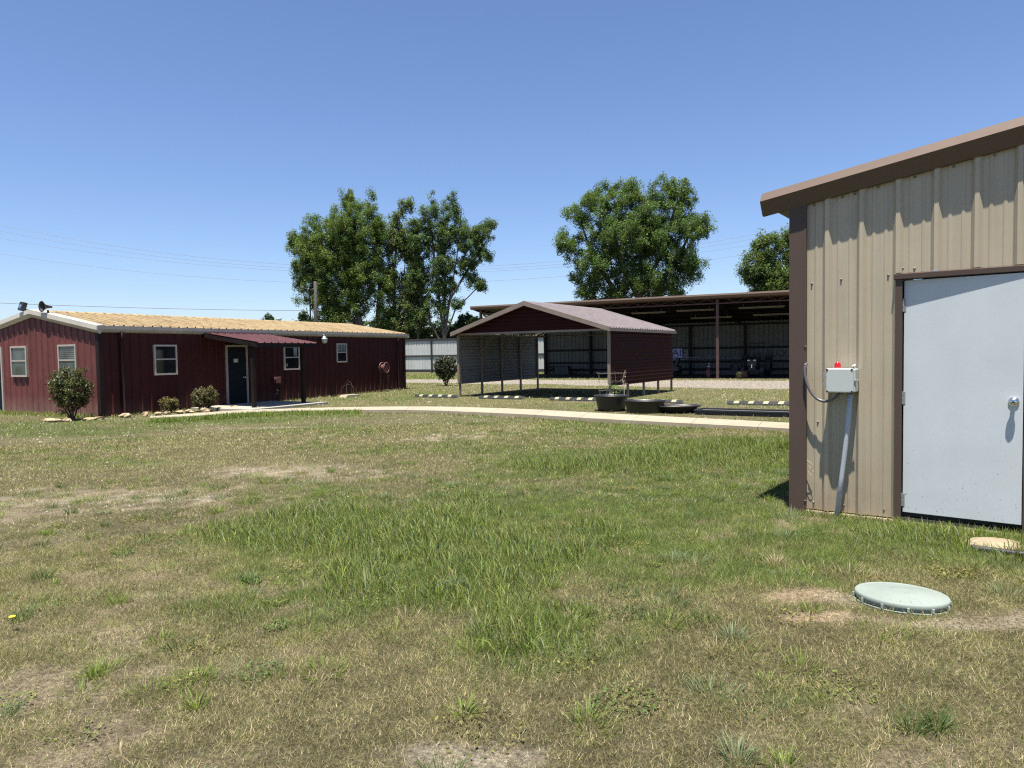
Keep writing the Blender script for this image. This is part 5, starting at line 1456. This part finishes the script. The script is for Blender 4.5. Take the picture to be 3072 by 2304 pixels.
for k, (x_, Y_, hh, ww, lb_) in enumerate(((-12.9, 72.0, 5.6, 2.0, "low understorey tree below the dense tree behind the red building"), (-9.9, 72.5, 5.8, 1.7, "low understorey tree left of the multi-stemmed trunk"), (-7.7, 73.0, 4.9, 1.6, "low understorey tree right behind the multi-stemmed trunk"))):
    tree("understorey_tree", (x_, Y_, 0), [[(0, 0, -.2), (0, 0, hh * .4), (0.1, 0, hh * .8)]], [(0, 0, hh * .62, ww, ww, hh * .34), (ww * .5, 0, hh * .4, ww * .7, ww * .7, hh * .25), (-ww * .5, 0, hh * .45, ww * .7, ww * .7, hh * .28)], 150, 50, 0.09, 0.42, (0.11, 0.15, 0.05), lb_, "tree", 30 + k, rmax=0.08, group="trees behind the yard")
# --- big oak behind the shed
tree("round_crowned_tree", (10.6, 60.0, 0), [[(0, 0, -.2), (0, 0, 3), (0.2, 0, 6), (0.4, 0, 10), (0.6, 0, 14.5)], [(0, 0, 3), (-1.6, 0, 6.5), (-3.6, .2, 9.5), (-4.6, 0, 12.5)], [(0, 0, 3), (1.8, 0, 7.0), (3.8, 0, 10), (4.8, 0, 12.0)], [(0.2, 0, 6), (-1.6, 0, 10), (-2.6, 0, 14)], [(0.2, 0, 6), (2.2, 0, 10), (3.4, 0, 14.0)]],
     [(-1.2, 0, 11.6, 3.6, 3.4, 2.9), (2.2, 0, 11.6, 3.2, 3.2, 2.9), (-3.2, 0, 14.4, 1.5, 1.7, 1.4), (-0.6, 0, 14.8, 1.7, 1.8, 1.2), (2.4, 0, 14.7, 1.6, 1.7, 1.5), (4.1, 0, 14.5, 1.0, 1.1, 1.3), (5.4, 0, 12.0, 1.2, 1.4, 1.2), (-5.0, 0, 13.0, 1.3, 1.4, .8), (-5.8, 0, 10.6, 1.4, 1.5, 1.2), (-3.6, 0, 8.8, 2.4, 2.4, 1.6), (4.0, 0, 8.9, 2.1, 2.3, 1.6), (0.6, 0, 7.6, 2.8, 2.8, 2.0), (-4.0, 0, 6.6, 1.3, 1.5, 1.0), (-2.0, 0, 6.3, 1.6, 1.7, 1.2), (3.0, 0, 6.9, 1.7, 1.8, 1.0)],
     1400, 112, 0.070, 0.45, (0.108, 0.162, 0.05), "big round-crowned tree standing behind the open shed", "tree", 12, group="trees behind the yard")
tree("upright_tree", (22.4, 60.0, 0), [[(0, 0, -.2), (0, 0, 3), (-.3, 0, 7), (-.8, 0, 11)], [(0, 0, 3), (1.0, 0, 8), (1.0, 0, 11)], [(0, 0, 3), (-1.8, 0, 6.5), (-2.6, 0, 9)]],
     [(-0.9, 0, 9.8, 1.3, 1.4, 1.9), (0.9, 0, 10.2, 1.0, 1.2, 1.8), (-1.8, 0, 8.6, 1.5, 1.5, 1.5), (0.2, 0, 7.4, 2.4, 2.2, 1.8), (2.4, 0, 8.6, 1.8, 1.8, 2.2), (-0.6, 0, 6.0, 2.0, 2.0, 1.2)],
     520, 85, 0.082, 0.46, (0.105, 0.15, 0.046), "upright dark tree at the corner of the tan building behind the shed", "tree", 14, group="trees behind the yard")

def shrub(name, x_, y_, w, h, n, nper, leaf, colr, lb_, seed, base_r=0.12, low=0.12):
    rng = np.random.default_rng(seed)
    stems = []
    for k in range(7):
        a = k * 0.9 + rng.uniform(-.3, .3)
        stems.append([(base_r * .4 * math.cos(a), base_r * .4 * math.sin(a), -0.05), (base_r * math.cos(a) * 1.3, base_r * math.sin(a) * 1.3, h * .2), (w * .22 * math.cos(a), w * .22 * math.sin(a), h * .5)])
    z0 = float(terrain(x_, y_))
    lobes = [(0, 0, h * .60, w * .42, w * .42, h * .36), (-w * .2, 0, h * .72, w * .24, w * .26, h * .24), (w * .18, 0, h * .76, w * .22, w * .25, h * .22), (0, 0, h * .34, w * .34, w * .34, h * (0.34 - low)), (w * .3, 0, h * .5, w * .18, w * .2, h * .2)]
    t = tree(name, (x_, y_, z0), stems, lobes, n, nper, leaf, max(.07, w * .085), colr, lb_, "shrub", seed, r_tip=0.0035, rmax=0.028, shell=0.35, bark='twig', lmat='bushleaf', inner=0.25, flat=1.0)
    return t
shrub("tall_shrub", -12.24, 19.66, 1.25, 1.50, 260, 26, 0.030, (0.082, 0.088, 0.032), "tall dark shrub in front of the red gable wall", 21)
shrub("low_shrub", -10.55, 21.75, 0.62, 0.50, 110, 22, 0.022, (0.15, 0.125, 0.045), "small yellowish low shrub among the border stones", 22, .06, .05)
shrub("round_shrub", -9.62, 22.15, 0.92, 0.78, 170, 24, 0.026, (0.115, 0.105, 0.042), "rounded knee-high shrub left of the porch door", 23, .08, .05)
shrub("tall_shrub", -3.38, 36.1, 1.35, 1.60, 230, 24, 0.040, (0.046, 0.05, 0.024), "dark shrub standing alone beside the gravel drive", 24)

# weeds along the shed's wall foot and on the strip seen through the carport
for k, (s_, y_, L_) in enumerate(((1.9, SD - .5, .9), (2.3, SD - .4, .6), (13.4 + 3.6, -0.3, .35))):
    p = S0 + SU * s_ + SV * y_
    leafy("tall_weed", p.x, p.y, 0.0, 22, L_, 0.05, ["tall weed at the end of the shed's back wall", "shorter weed against the shed's back wall end", "yellow-green weed in the grass before the shed post"][k], "weed", (0.09, 0.14, 0.04), 50 + k)

# --- far woodland belt seen over the fence and between the trees
rng = np.random.default_rng(77)
xs_ = np.arange(-170, 190, 1.15)
cents = []
for row, (Y_, hh) in enumerate(((118, 6.6), (132, 8.2), (150, 9.4))):
    top = hh * (0.72 + 0.5 * fbm(xs_, xs_ * 0 + row * 9.0, 0.09, 80 + row, 4)) 
    for x_, tt in zip(xs_, top):
        for q in range(5):
            cents.append((x_ + rng.normal(0, .6), Y_ + rng.normal(0, 2.0), tt * (0.12 + 0.88 * (q + rng.random()) / 5)))
cents = np.array(cents)
v, c_ = leaf_cloud(cents, 1.1 * rng.uniform(.6, 1.3, len(cents)), 9, 0.5, (0.065, 0.095, 0.035), rng, flat=.8)
wd_ = fast_mesh("far_woodland", v, np.arange(len(v)), np.arange(len(v) // 4) * 4, 'leaf', c_)
tag(wd_, "distant belt of woodland along the horizon behind the fence", "woodland", kind="stuff")
for k, (x_, Y_, hh, ww, lb_) in enumerate(((-37.2, 128, 10.2, 1.3, "tiny far treetop with a pointed crown above the yellow roof ridge"), (-30.9, 128, 10.4, 1.1, "tiny far conifer tip just right of the utility pole"), (-43.5, 128, 9.6, 1.7, "tiny far round treetop left of the pointed one above the roof"))):
    tree("far_tree", (x_, Y_, 0), [[(0, 0, -.2), (0, 0, hh * .5), (0, 0, hh * .9)]], [(0, 0, hh * .55, ww * 1.4, ww, hh * .25), (0, 0, hh * .78, ww * .9, ww, hh * .16), (0, 0, hh * .92, ww * .4, ww * .4, hh * .08)], 60, 22, 0.3, 0.5, (0.05, 0.08, 0.035), lb_, "tree", 90 + k, r_tip=.03, group="far treetops above the roof")

# ------------------------------------------------------------------ grass
def keep_mask(x, y):
    bad = inrect(x, y, A0, Vv, -Uv, -0.02, RED_L, -0.02, RED_W)
    bad |= inrect(x, y, A0, Vv, -Uv, 2.9, 6.3, -2.75, 0.0)
    bad |= inrect(x, y, T0, TU, TV, -0.01, TWX, -0.05, TD)
    bad |= inrect(x, y, S0, SU, SV, -0.3, SL, 0.15, SD)
    bad |= inpoly(x, y, [tuple(p) for p in WN] + [tuple(p) for p in WF[::-1]])
    for cx_, cy_, r_ in ((2.8, 20.0, .44), (4.45, 18.95, .42), (3.58, 19.12, .4), (lx, ly, 0.30), (px_, py_, 0.16)):
        bad |= (x - cx_) ** 2 + (y - cy_) ** 2 < r_ * r_
    bad |= inrect(x, y, Vector((4.72, 18.30)), TRU, Vector((-TRU.y, TRU.x)), 0, TL, 0, TW)
    return ~bad

def polar(n, r0, r1, rng, half=0.86):
    r_ = np.sqrt(rng.random(n) * (r1 * r1 - r0 * r0) + r0 * r0)
    t = rng.uniform(-half, half, n)
    return r_ * np.sin(t), r_ * np.cos(t)

GREENC = np.array([0.165, 0.215, 0.050]); OLIVE = np.array([0.230, 0.212, 0.080]); DRY = np.array([0.43, 0.352, 0.208]); BLUEG = np.array([0.175, 0.215, 0.115]); DARKG = np.array([0.08, 0.12, 0.036])

def blades(x, y, h, w, lean, az, col, rng, seg=2, bend=0.35):
    """blade strips: seg 1 -> triangle, seg 2 -> quad + triangle"""
    n = len(x)
    z = terrain(x, y) - 0.004
    b0 = np.stack([x, y, z], -1)
    d = np.stack([np.cos(az) * np.sin(lean), np.sin(az) * np.sin(lean), np.cos(lean)], -1)
    d2 = np.stack([np.cos(az) * np.sin(lean + bend), np.sin(az) * np.sin(lean + bend), np.cos(lean + bend)], -1)
    fa = rng.uniform(0, 2 * np.pi, n)
    s_ = np.stack([np.cos(fa), np.sin(fa), np.zeros(n)], -1) * (w / 2)[:, None]
    tip = b0 + d * (h * .55)[:, None] + d2 * (h * .45)[:, None]
    if seg == 1:
        v = np.stack([b0 - s_, b0 + s_, tip], 1).reshape(-1, 3)
        c_ = np.repeat(col, 3, axis=0).reshape(n, 3, 3).copy()
        loops = np.arange(3 * n); starts = np.arange(n) * 3
        return v, c_.reshape(-1, 3), loops, starts
    mid = b0 + d * (h * .55)[:, None]
    v = np.stack([b0 - s_ * .8, b0 + s_ * .8, mid + s_, mid - s_, tip], 1).reshape(-1, 3)
    c_ = np.repeat(col, 5, axis=0)
    k = np.arange(n)[:, None] * 5
    loops = np.concatenate([k + np.array([[0, 1, 2, 3]]), k + np.array([[3, 2, 4]])], 1).ravel()
    starts = (np.arange(n)[:, None] * 7 + np.array([[0, 4]])).ravel()
    return v, c_, loops, starts

def mk_grass(name, parts, lb_):
    V, C, L, St = [], [], [], []
    nv = nl = 0
    for v, c_, lo_, st in parts:
        V.append(v); C.append(c_); L.append(lo_ + nv); St.append(st + nl)
        nv += len(v); nl += len(lo_)
    o = fast_mesh(name, np.concatenate(V), np.concatenate(L), np.concatenate(St), 'grass', np.concatenate(C))
    tag(o, lb_, "grass", kind="stuff")
    return o

def lawn_cols(x, y, green, bare, rng, n2):
    """mixture of straw, olive and green blades following the lawn's own patches"""
    n = len(x)
    u = rng.random(n)
    pg = np.clip(0.10 + 0.78 * green, 0, .92)
    pd = np.clip(0.52 - 0.48 * green + 0.25 * bare, 0.03, .85)
    col = np.where((u < pg)[:, None], GREENC * (0.45 + 1.1 * rng.random((n, 1)) ** 1.6), OLIVE * (0.4 + 1.2 * rng.random((n, 1)) ** 1.5))
    col = np.where((u > 1 - pd)[:, None], DRY * (0.35 + 1.0 * rng.random((n, 1))), col)
    col = col * (1.08 * (0.84 + 0.32 * sm(fbm(x, y, 7.0, 71, 3), .3, .7)))[:, None]
    bl = (rng.random(n) < 0.18) & (u < pg)
    col = np.where(bl[:, None], BLUEG * (0.8 + 0.5 * rng.random((n, 1))), col)
    return col

rng = np.random.default_rng(101)
parts = []
# near lawn: short living and dead blades
N = 900000
x, y = polar(N, 1.9, 7.5, rng)
tl, gr_, br_, n1_, n2_, n3_ = fields(x, y)
k_ = keep_mask(x, y) & (rng.random(N) < 1 - 0.72 * br_) & (rng.random(N) < np.clip(1.35 - np.hypot(x, y) * 0.06, .5, 1))
x, y, gr_, br_, tl, n2_ = x[k_], y[k_], gr_[k_], br_[k_], tl[k_], n2_[k_]
n = len(x)
col = lawn_cols(x, y, gr_, br_, rng, n2_)
h = rng.uniform(0.018, 0.052, n) * (0.75 + 0.6 * gr_ + 0.3 * n2_)
lean = np.clip(np.abs(rng.normal(0.75, 0.35, n)), 0.05, 1.45)
parts.append(blades(x, y, h, rng.uniform(0.0018, 0.0040, n), lean, rng.uniform(0, 6.283, n), col, rng, 1, rng.uniform(.1, .5, n)))
# flat straw thatch
N = 50000
x, y = polar(N, 1.9, 7.0, rng)
tl, gr_, br_, n1_, n2_, n3_ = fields(x, y)
k_ = keep_mask(x, y) & (rng.random(N) < 1 - 0.6 * br_ - 0.35 * gr_)
x, y = x[k_], y[k_]; n = len(x)
col = DRY * rng.uniform(0.4, 1.05, (n, 1)) * np.array([1, 0.97, 0.95])
parts.append(blades(x, y, rng.uniform(0.04, 0.10, n), rng.uniform(0.0018, 0.0032, n), rng.uniform(1.25, 1.54, n), rng.uniform(0, 6.283, n), col, rng, 1))
mk_grass("lawn_grass", parts, "short mixed dry and green lawn grass in the foreground")

# tall green patches
parts = []
N = 280000
x, y = polar(N, 2.4, 14.5, rng)
tl, gr_, br_, n1_, n2_, n3_ = fields(x, y)
r_ = np.hypot(x, y)
k_ = keep_mask(x, y) & (rng.random(N) < tl * np.clip(2.2 - r_ / 8.0, .55, 1))
x, y, tl, n2_, n1_, r_ = x[k_], y[k_], tl[k_], n2_[k_], n1_[k_], r_[k_]
n = len(x)
hm = (0.06 + 0.095 * n2_ + 0.06 * n1_) * (0.35 + 0.65 * tl)
h = hm * rng.uniform(0.55, 1.3, n)
col = np.where((rng.random(n) < .24)[:, None], OLIVE * (0.8 + .5 * rng.random((n, 1))), GREENC * (0.4 + 1.25 * rng.random((n, 1)) ** 1.5))
col = np.where((rng.random(n) < .16)[:, None], BLUEG * (0.8 + .5 * rng.random((n, 1))), col)
parts.append(blades(x, y, h, rng.uniform(0.0028, 0.0062, n) * (1 + r_ * .04), np.abs(rng.normal(0.38, 0.26, n)), rng.normal(2.6, 1.5, n), col, rng, 2, rng.uniform(.1, .9, n)))
# scattered tufts
for k in range(700):
    cx_, cy_ = polar(1, 2.3, 11.0, rng)
    cx_, cy_ = float(cx_[0]), float(cy_[0])
    if not keep_mask(np.array([cx_]), np.array([cy_]))[0]: continue
    m_ = int(rng.integers(25, 90)); rr = rng.uniform(0.03, 0.14)
    a = rng.uniform(0, 6.283, m_); q = rr * np.sqrt(rng.random(m_))
    kind_ = rng.random()
    base_ = GREENC if kind_ < .45 else (BLUEG if kind_ < .65 else (DARKG if kind_ < .86 else DRY * .7))
    hh = rng.uniform(0.05, 0.12)
    parts.append(blades(cx_ + q * np.cos(a), cy_ + q * np.sin(a), hh * rng.uniform(.6, 1.25, m_), rng.uniform(.0025, .005, m_), np.clip(np.abs(rng.normal(.35, .2, m_)) + q / rr * .45, 0, 1.4), a, base_ * rng.uniform(.7, 1.35, (m_, 1)), rng, 2, rng.uniform(.1, .8, m_)))
# a ragged collar of grass round the green lid and the concrete lid
for cx_, cy_, ra, m_ in ((lx, ly, 0.27, 420), (px_, py_, 0.19, 420)):
    a = rng.uniform(0, 6.283, m_); q = ra + np.abs(rng.normal(0, .035, m_)) - (0.03 if ra < .2 else 0)
    parts.append(blades(cx_ + q * np.cos(a), cy_ + q * np.sin(a) * (1 if ra > .2 else .85), rng.uniform(.025, .075, m_), rng.uniform(.002, .004, m_), np.abs(rng.normal(.5, .3, m_)), rng.uniform(0, 6.283, m_), np.where((rng.random(m_) < .5)[:, None], GREENC, DRY * .8) * rng.uniform(.6, 1.3, (m_, 1)), rng, 2, rng.uniform(.1, .8, m_)))
mk_grass("tall_grass", parts, "taller lush green grass clumps standing in the lawn")

# low broad-leaved weeds and clover in the lawn
wp = []
while len(wp) < 110:
    a_, b_ = polar(1, 2.2, 9.0, rng)
    if keep_mask(a_, b_)[0]: wp.append((float(a_[0]), float(b_[0])))
wv, wc = [], []
for (cx_, cy_) in wp:
    m_ = int(rng.integers(40, 150)); rr = rng.uniform(.05, .24)
    a = rng.uniform(0, 6.283, m_); q = rr * np.sqrt(rng.random(m_))
    x_, y_ = cx_ + q * np.cos(a), cy_ + q * np.sin(a)
    z_ = terrain(x_, y_) + rng.uniform(.006, .035, m_)
    d = rng.uniform(0, 6.283, m_); s_ = rng.uniform(.005, .013, m_); tl_ = rng.normal(0, .35, m_)
    p = np.stack([x_, y_, z_], -1); u_ = np.stack([np.cos(d), np.sin(d), tl_], -1) * s_[:, None]; w_ = np.stack([-np.sin(d), np.cos(d), rng.normal(0, .3, m_)], -1) * s_[:, None] * .6
    wv.append(np.stack([p - u_, p + w_, p + u_, p - w_], 1).reshape(-1, 3))
    base_ = np.array([[0.10, 0.155, 0.045], [0.15, 0.175, 0.05], [0.075, 0.11, 0.04], [0.20, 0.19, 0.06]])[int(rng.integers(0, 4))]
    wc.append(np.repeat(base_ * rng.uniform(.6, 1.4, (m_, 1)), 4, axis=0))
wv = np.concatenate(wv); wc = np.concatenate(wc)
o = fast_mesh("lawn_weeds", wv, np.arange(len(wv)), np.arange(len(wv) // 4) * 4, 'grass', wc)
tag(o, "low broad-leaved weeds and clover spread through the lawn", "weeds", kind="stuff")

# middle distance
parts = []
N = 330000
x, y = polar(N, 7.2, 17.0, rng)
tl, gr_, br_, n1_, n2_, n3_ = fields(x, y)
k_ = keep_mask(x, y) & (rng.random(N) < 1 - 0.85 * br_)
x, y, gr_, br_, n2_ = x[k_], y[k_], gr_[k_], br_[k_], n2_[k_]; n = len(x); r_ = np.hypot(x, y)
col = lawn_cols(x, y, gr_, br_, rng, n2_)
parts.append(blades(x, y, rng.uniform(0.03, 0.075, n) * (0.8 + .4 * gr_), rng.uniform(0.004, 0.008, n) * (r_ / 9), np.clip(np.abs(rng.normal(0.7, 0.35, n)), .05, 1.4), rng.uniform(0, 6.283, n), col, rng, 1))
# far lawn
N = 260000
x, y = polar(N, 16.5, 62.0, rng, 0.72)
rr = np.hypot(x, y)
tl, gr_, br_, n1_, n2_, n3_ = fields(x, y)
k_ = keep_mask(x, y) & (rng.random(N) < np.clip(18.0 / rr, .25, 1)) & (rng.random(N) > 0.93 * drive_w(x, y)) & (rng.random(N) < 1 - .6 * br_)
x, y, gr_, br_, n2_ = x[k_], y[k_], gr_[k_], br_[k_], n2_[k_]; n = len(x); r_ = np.hypot(x, y)
col = lawn_cols(x, y, gr_, br_, rng, n2_)
parts.append(blades(x, y, rng.uniform(0.04, 0.11, n) * (0.8 + .5 * gr_), rng.uniform(0.010, 0.022, n) * (r_ / 22), np.clip(np.abs(rng.normal(0.6, 0.35, n)), .05, 1.3), rng.uniform(0, 6.283, n), col, rng, 1))
# thicker fringe along the walk's near edge at the left, wall feet and door step
def fringe(P, Q, cnt, h0, h1, off, sp_, w0, w1, gfrac=.8):
    t = rng.random(cnt)
    P, Q = np.array(P), np.array(Q)
    d = (Q - P) / np.linalg.norm(Q - P); nn = np.array([d[1], -d[0]])
    pt = P + (Q - P) * t[:, None] + nn * (off + np.abs(rng.normal(0, sp_, cnt)))[:, None]
    ok = keep_mask(pt[:, 0], pt[:, 1])
    pt = pt[ok]; m_ = len(pt)
    col = np.where((rng.random(m_) < gfrac)[:, None], GREENC * (.8 + .6 * rng.random((m_, 1))), DRY * (.6 + .5 * rng.random((m_, 1))))
    parts.append(blades(pt[:, 0], pt[:, 1], rng.uniform(h0, h1, m_), rng.uniform(w0, w1, m_), np.abs(rng.normal(.3, .25, m_)), rng.uniform(0, 6.283, m_), col, rng, 2, rng.uniform(.1, .8, m_)))
for i in range(0, 5): fringe(WALK_NEAR[i], WALK_NEAR[i + 1], 1100, .06, .20, 0.03, .3, .008, .016, .9)
for i in range(5, 12): fringe(WALK_NEAR[i], WALK_NEAR[i + 1], 300, .03, .08, 0.02, .12, .008, .014, .5)
gl = A0 - Uv * 6.5
fringe(tuple(gl), tuple(A0), 1500, .06, .2, 0.03, .18, .008, .014)
fringe(tuple(A0), tuple(A0 + Vv * 14), 1100, .04, .14, 0.05, .15, .01, .016, .5)
fringe(tuple(T0 + TU * 0.02), tuple(T0 + TU * 0.95), 700, .03, .10, 0.05, .06, .003, .006, .5)
fringe(tuple(T0 + TU * 0.9), tuple(T0 + TU * 2.2), 1500, .04, .11, 0.09, .10, .003, .006, .9)
mk_grass("distant_grass", parts, "mown grass of the lawn in the middle distance and beyond")

# ------------------------------------------------------------------ limestone chips lying in the lawn and on the drive
def chips(name, x, y, s_, lb_, rng):
    n = len(x)
    z = terrain(x, y)
    base_ = np.array([[1, 0, 0], [-.5, .87, 0], [-.5, -.87, 0], [0, 0, 1], [.4, .3, .8]])
    rot = rng.uniform(0, 6.283, n)
    V = []
    for b_ in ((1, 0, -.1), (-.4, .8, -.1), (-.6, -.7, -.1), (.35, -.25, .6), (-.3, .3, .55)):
        bx_ = b_[0] * np.cos(rot) - b_[1] * np.sin(rot); by_ = b_[0] * np.sin(rot) + b_[1] * np.cos(rot)
        j = rng.uniform(.7, 1.3, n)
        V.append(np.stack([x + bx_ * s_ * j, y + by_ * s_ * j, z + 0.002 + b_[2] * s_ * j], -1))
    V = np.stack(V, 1).reshape(-1, 3)
    f_ = np.array([[0, 3, 2], [0, 1, 3], [1, 4, 3], [1, 2, 4], [2, 3, 4]])
    lo_ = (np.arange(n)[:, None, None] * 5 + f_[None]).ravel()
    o = fast_mesh(name, V, lo_, np.arange(n * 5) * 3, 'pebble')
    return tag(o, lb_, "stones", kind="stuff")
N = 60000
x, y = polar(N, 2.0, 24.0, rng, .8)
tl, gr_, br_, n1_, n2_, n3_ = fields(x, y)
lm = blobs(x, y, LIMEY)
k_ = keep_mask(x, y) & (rng.random(N) < 0.02 + 0.5 * lm * br_ + 0.08 * br_ + 0.14 * sm(y, 9, 15) * sm(n2_, .45, .65))
x, y = x[k_], y[k_]; r_ = np.hypot(x, y)
chips("lawn_stone_chips", x, y, rng.uniform(.003, .009, len(x)) * np.clip(r_ / 5, .9, 2.6), "pale limestone chips scattered through the thin lawn", rng)
N = 50000
x, y = polar(N, 24.0, 48.0, rng, .6)
dw_ = drive_w(x, y)
k_ = keep_mask(x, y) & (rng.random(N) < dw_ * .55 + .06)
x, y = x[k_], y[k_]
o = chips("drive_stone_chips", x, y, rng.uniform(.012, .035, len(x)), "loose pale crushed stone on the gravel drive", rng)
o.location.z = 0.018

# dandelion at the left edge
dn = thing("dandelion", (-3.08, 4.28, float(terrain(-3.08, 4.28))), "lone yellow dandelion in the grass at the left edge", "flower")
MB().tube([(0, 0, 0), (0.004, 0, 0.05), (0.0, 0.0, 0.085)], 0.0022, 6).build("stem", 'twig', dn)
MB().lathe([(0.0, 0.085), (0.010, 0.086), (0.019, 0.094), (0.012, 0.098), (0.0, 0.099)], 14).build("flower_head", 'yellow', dn)
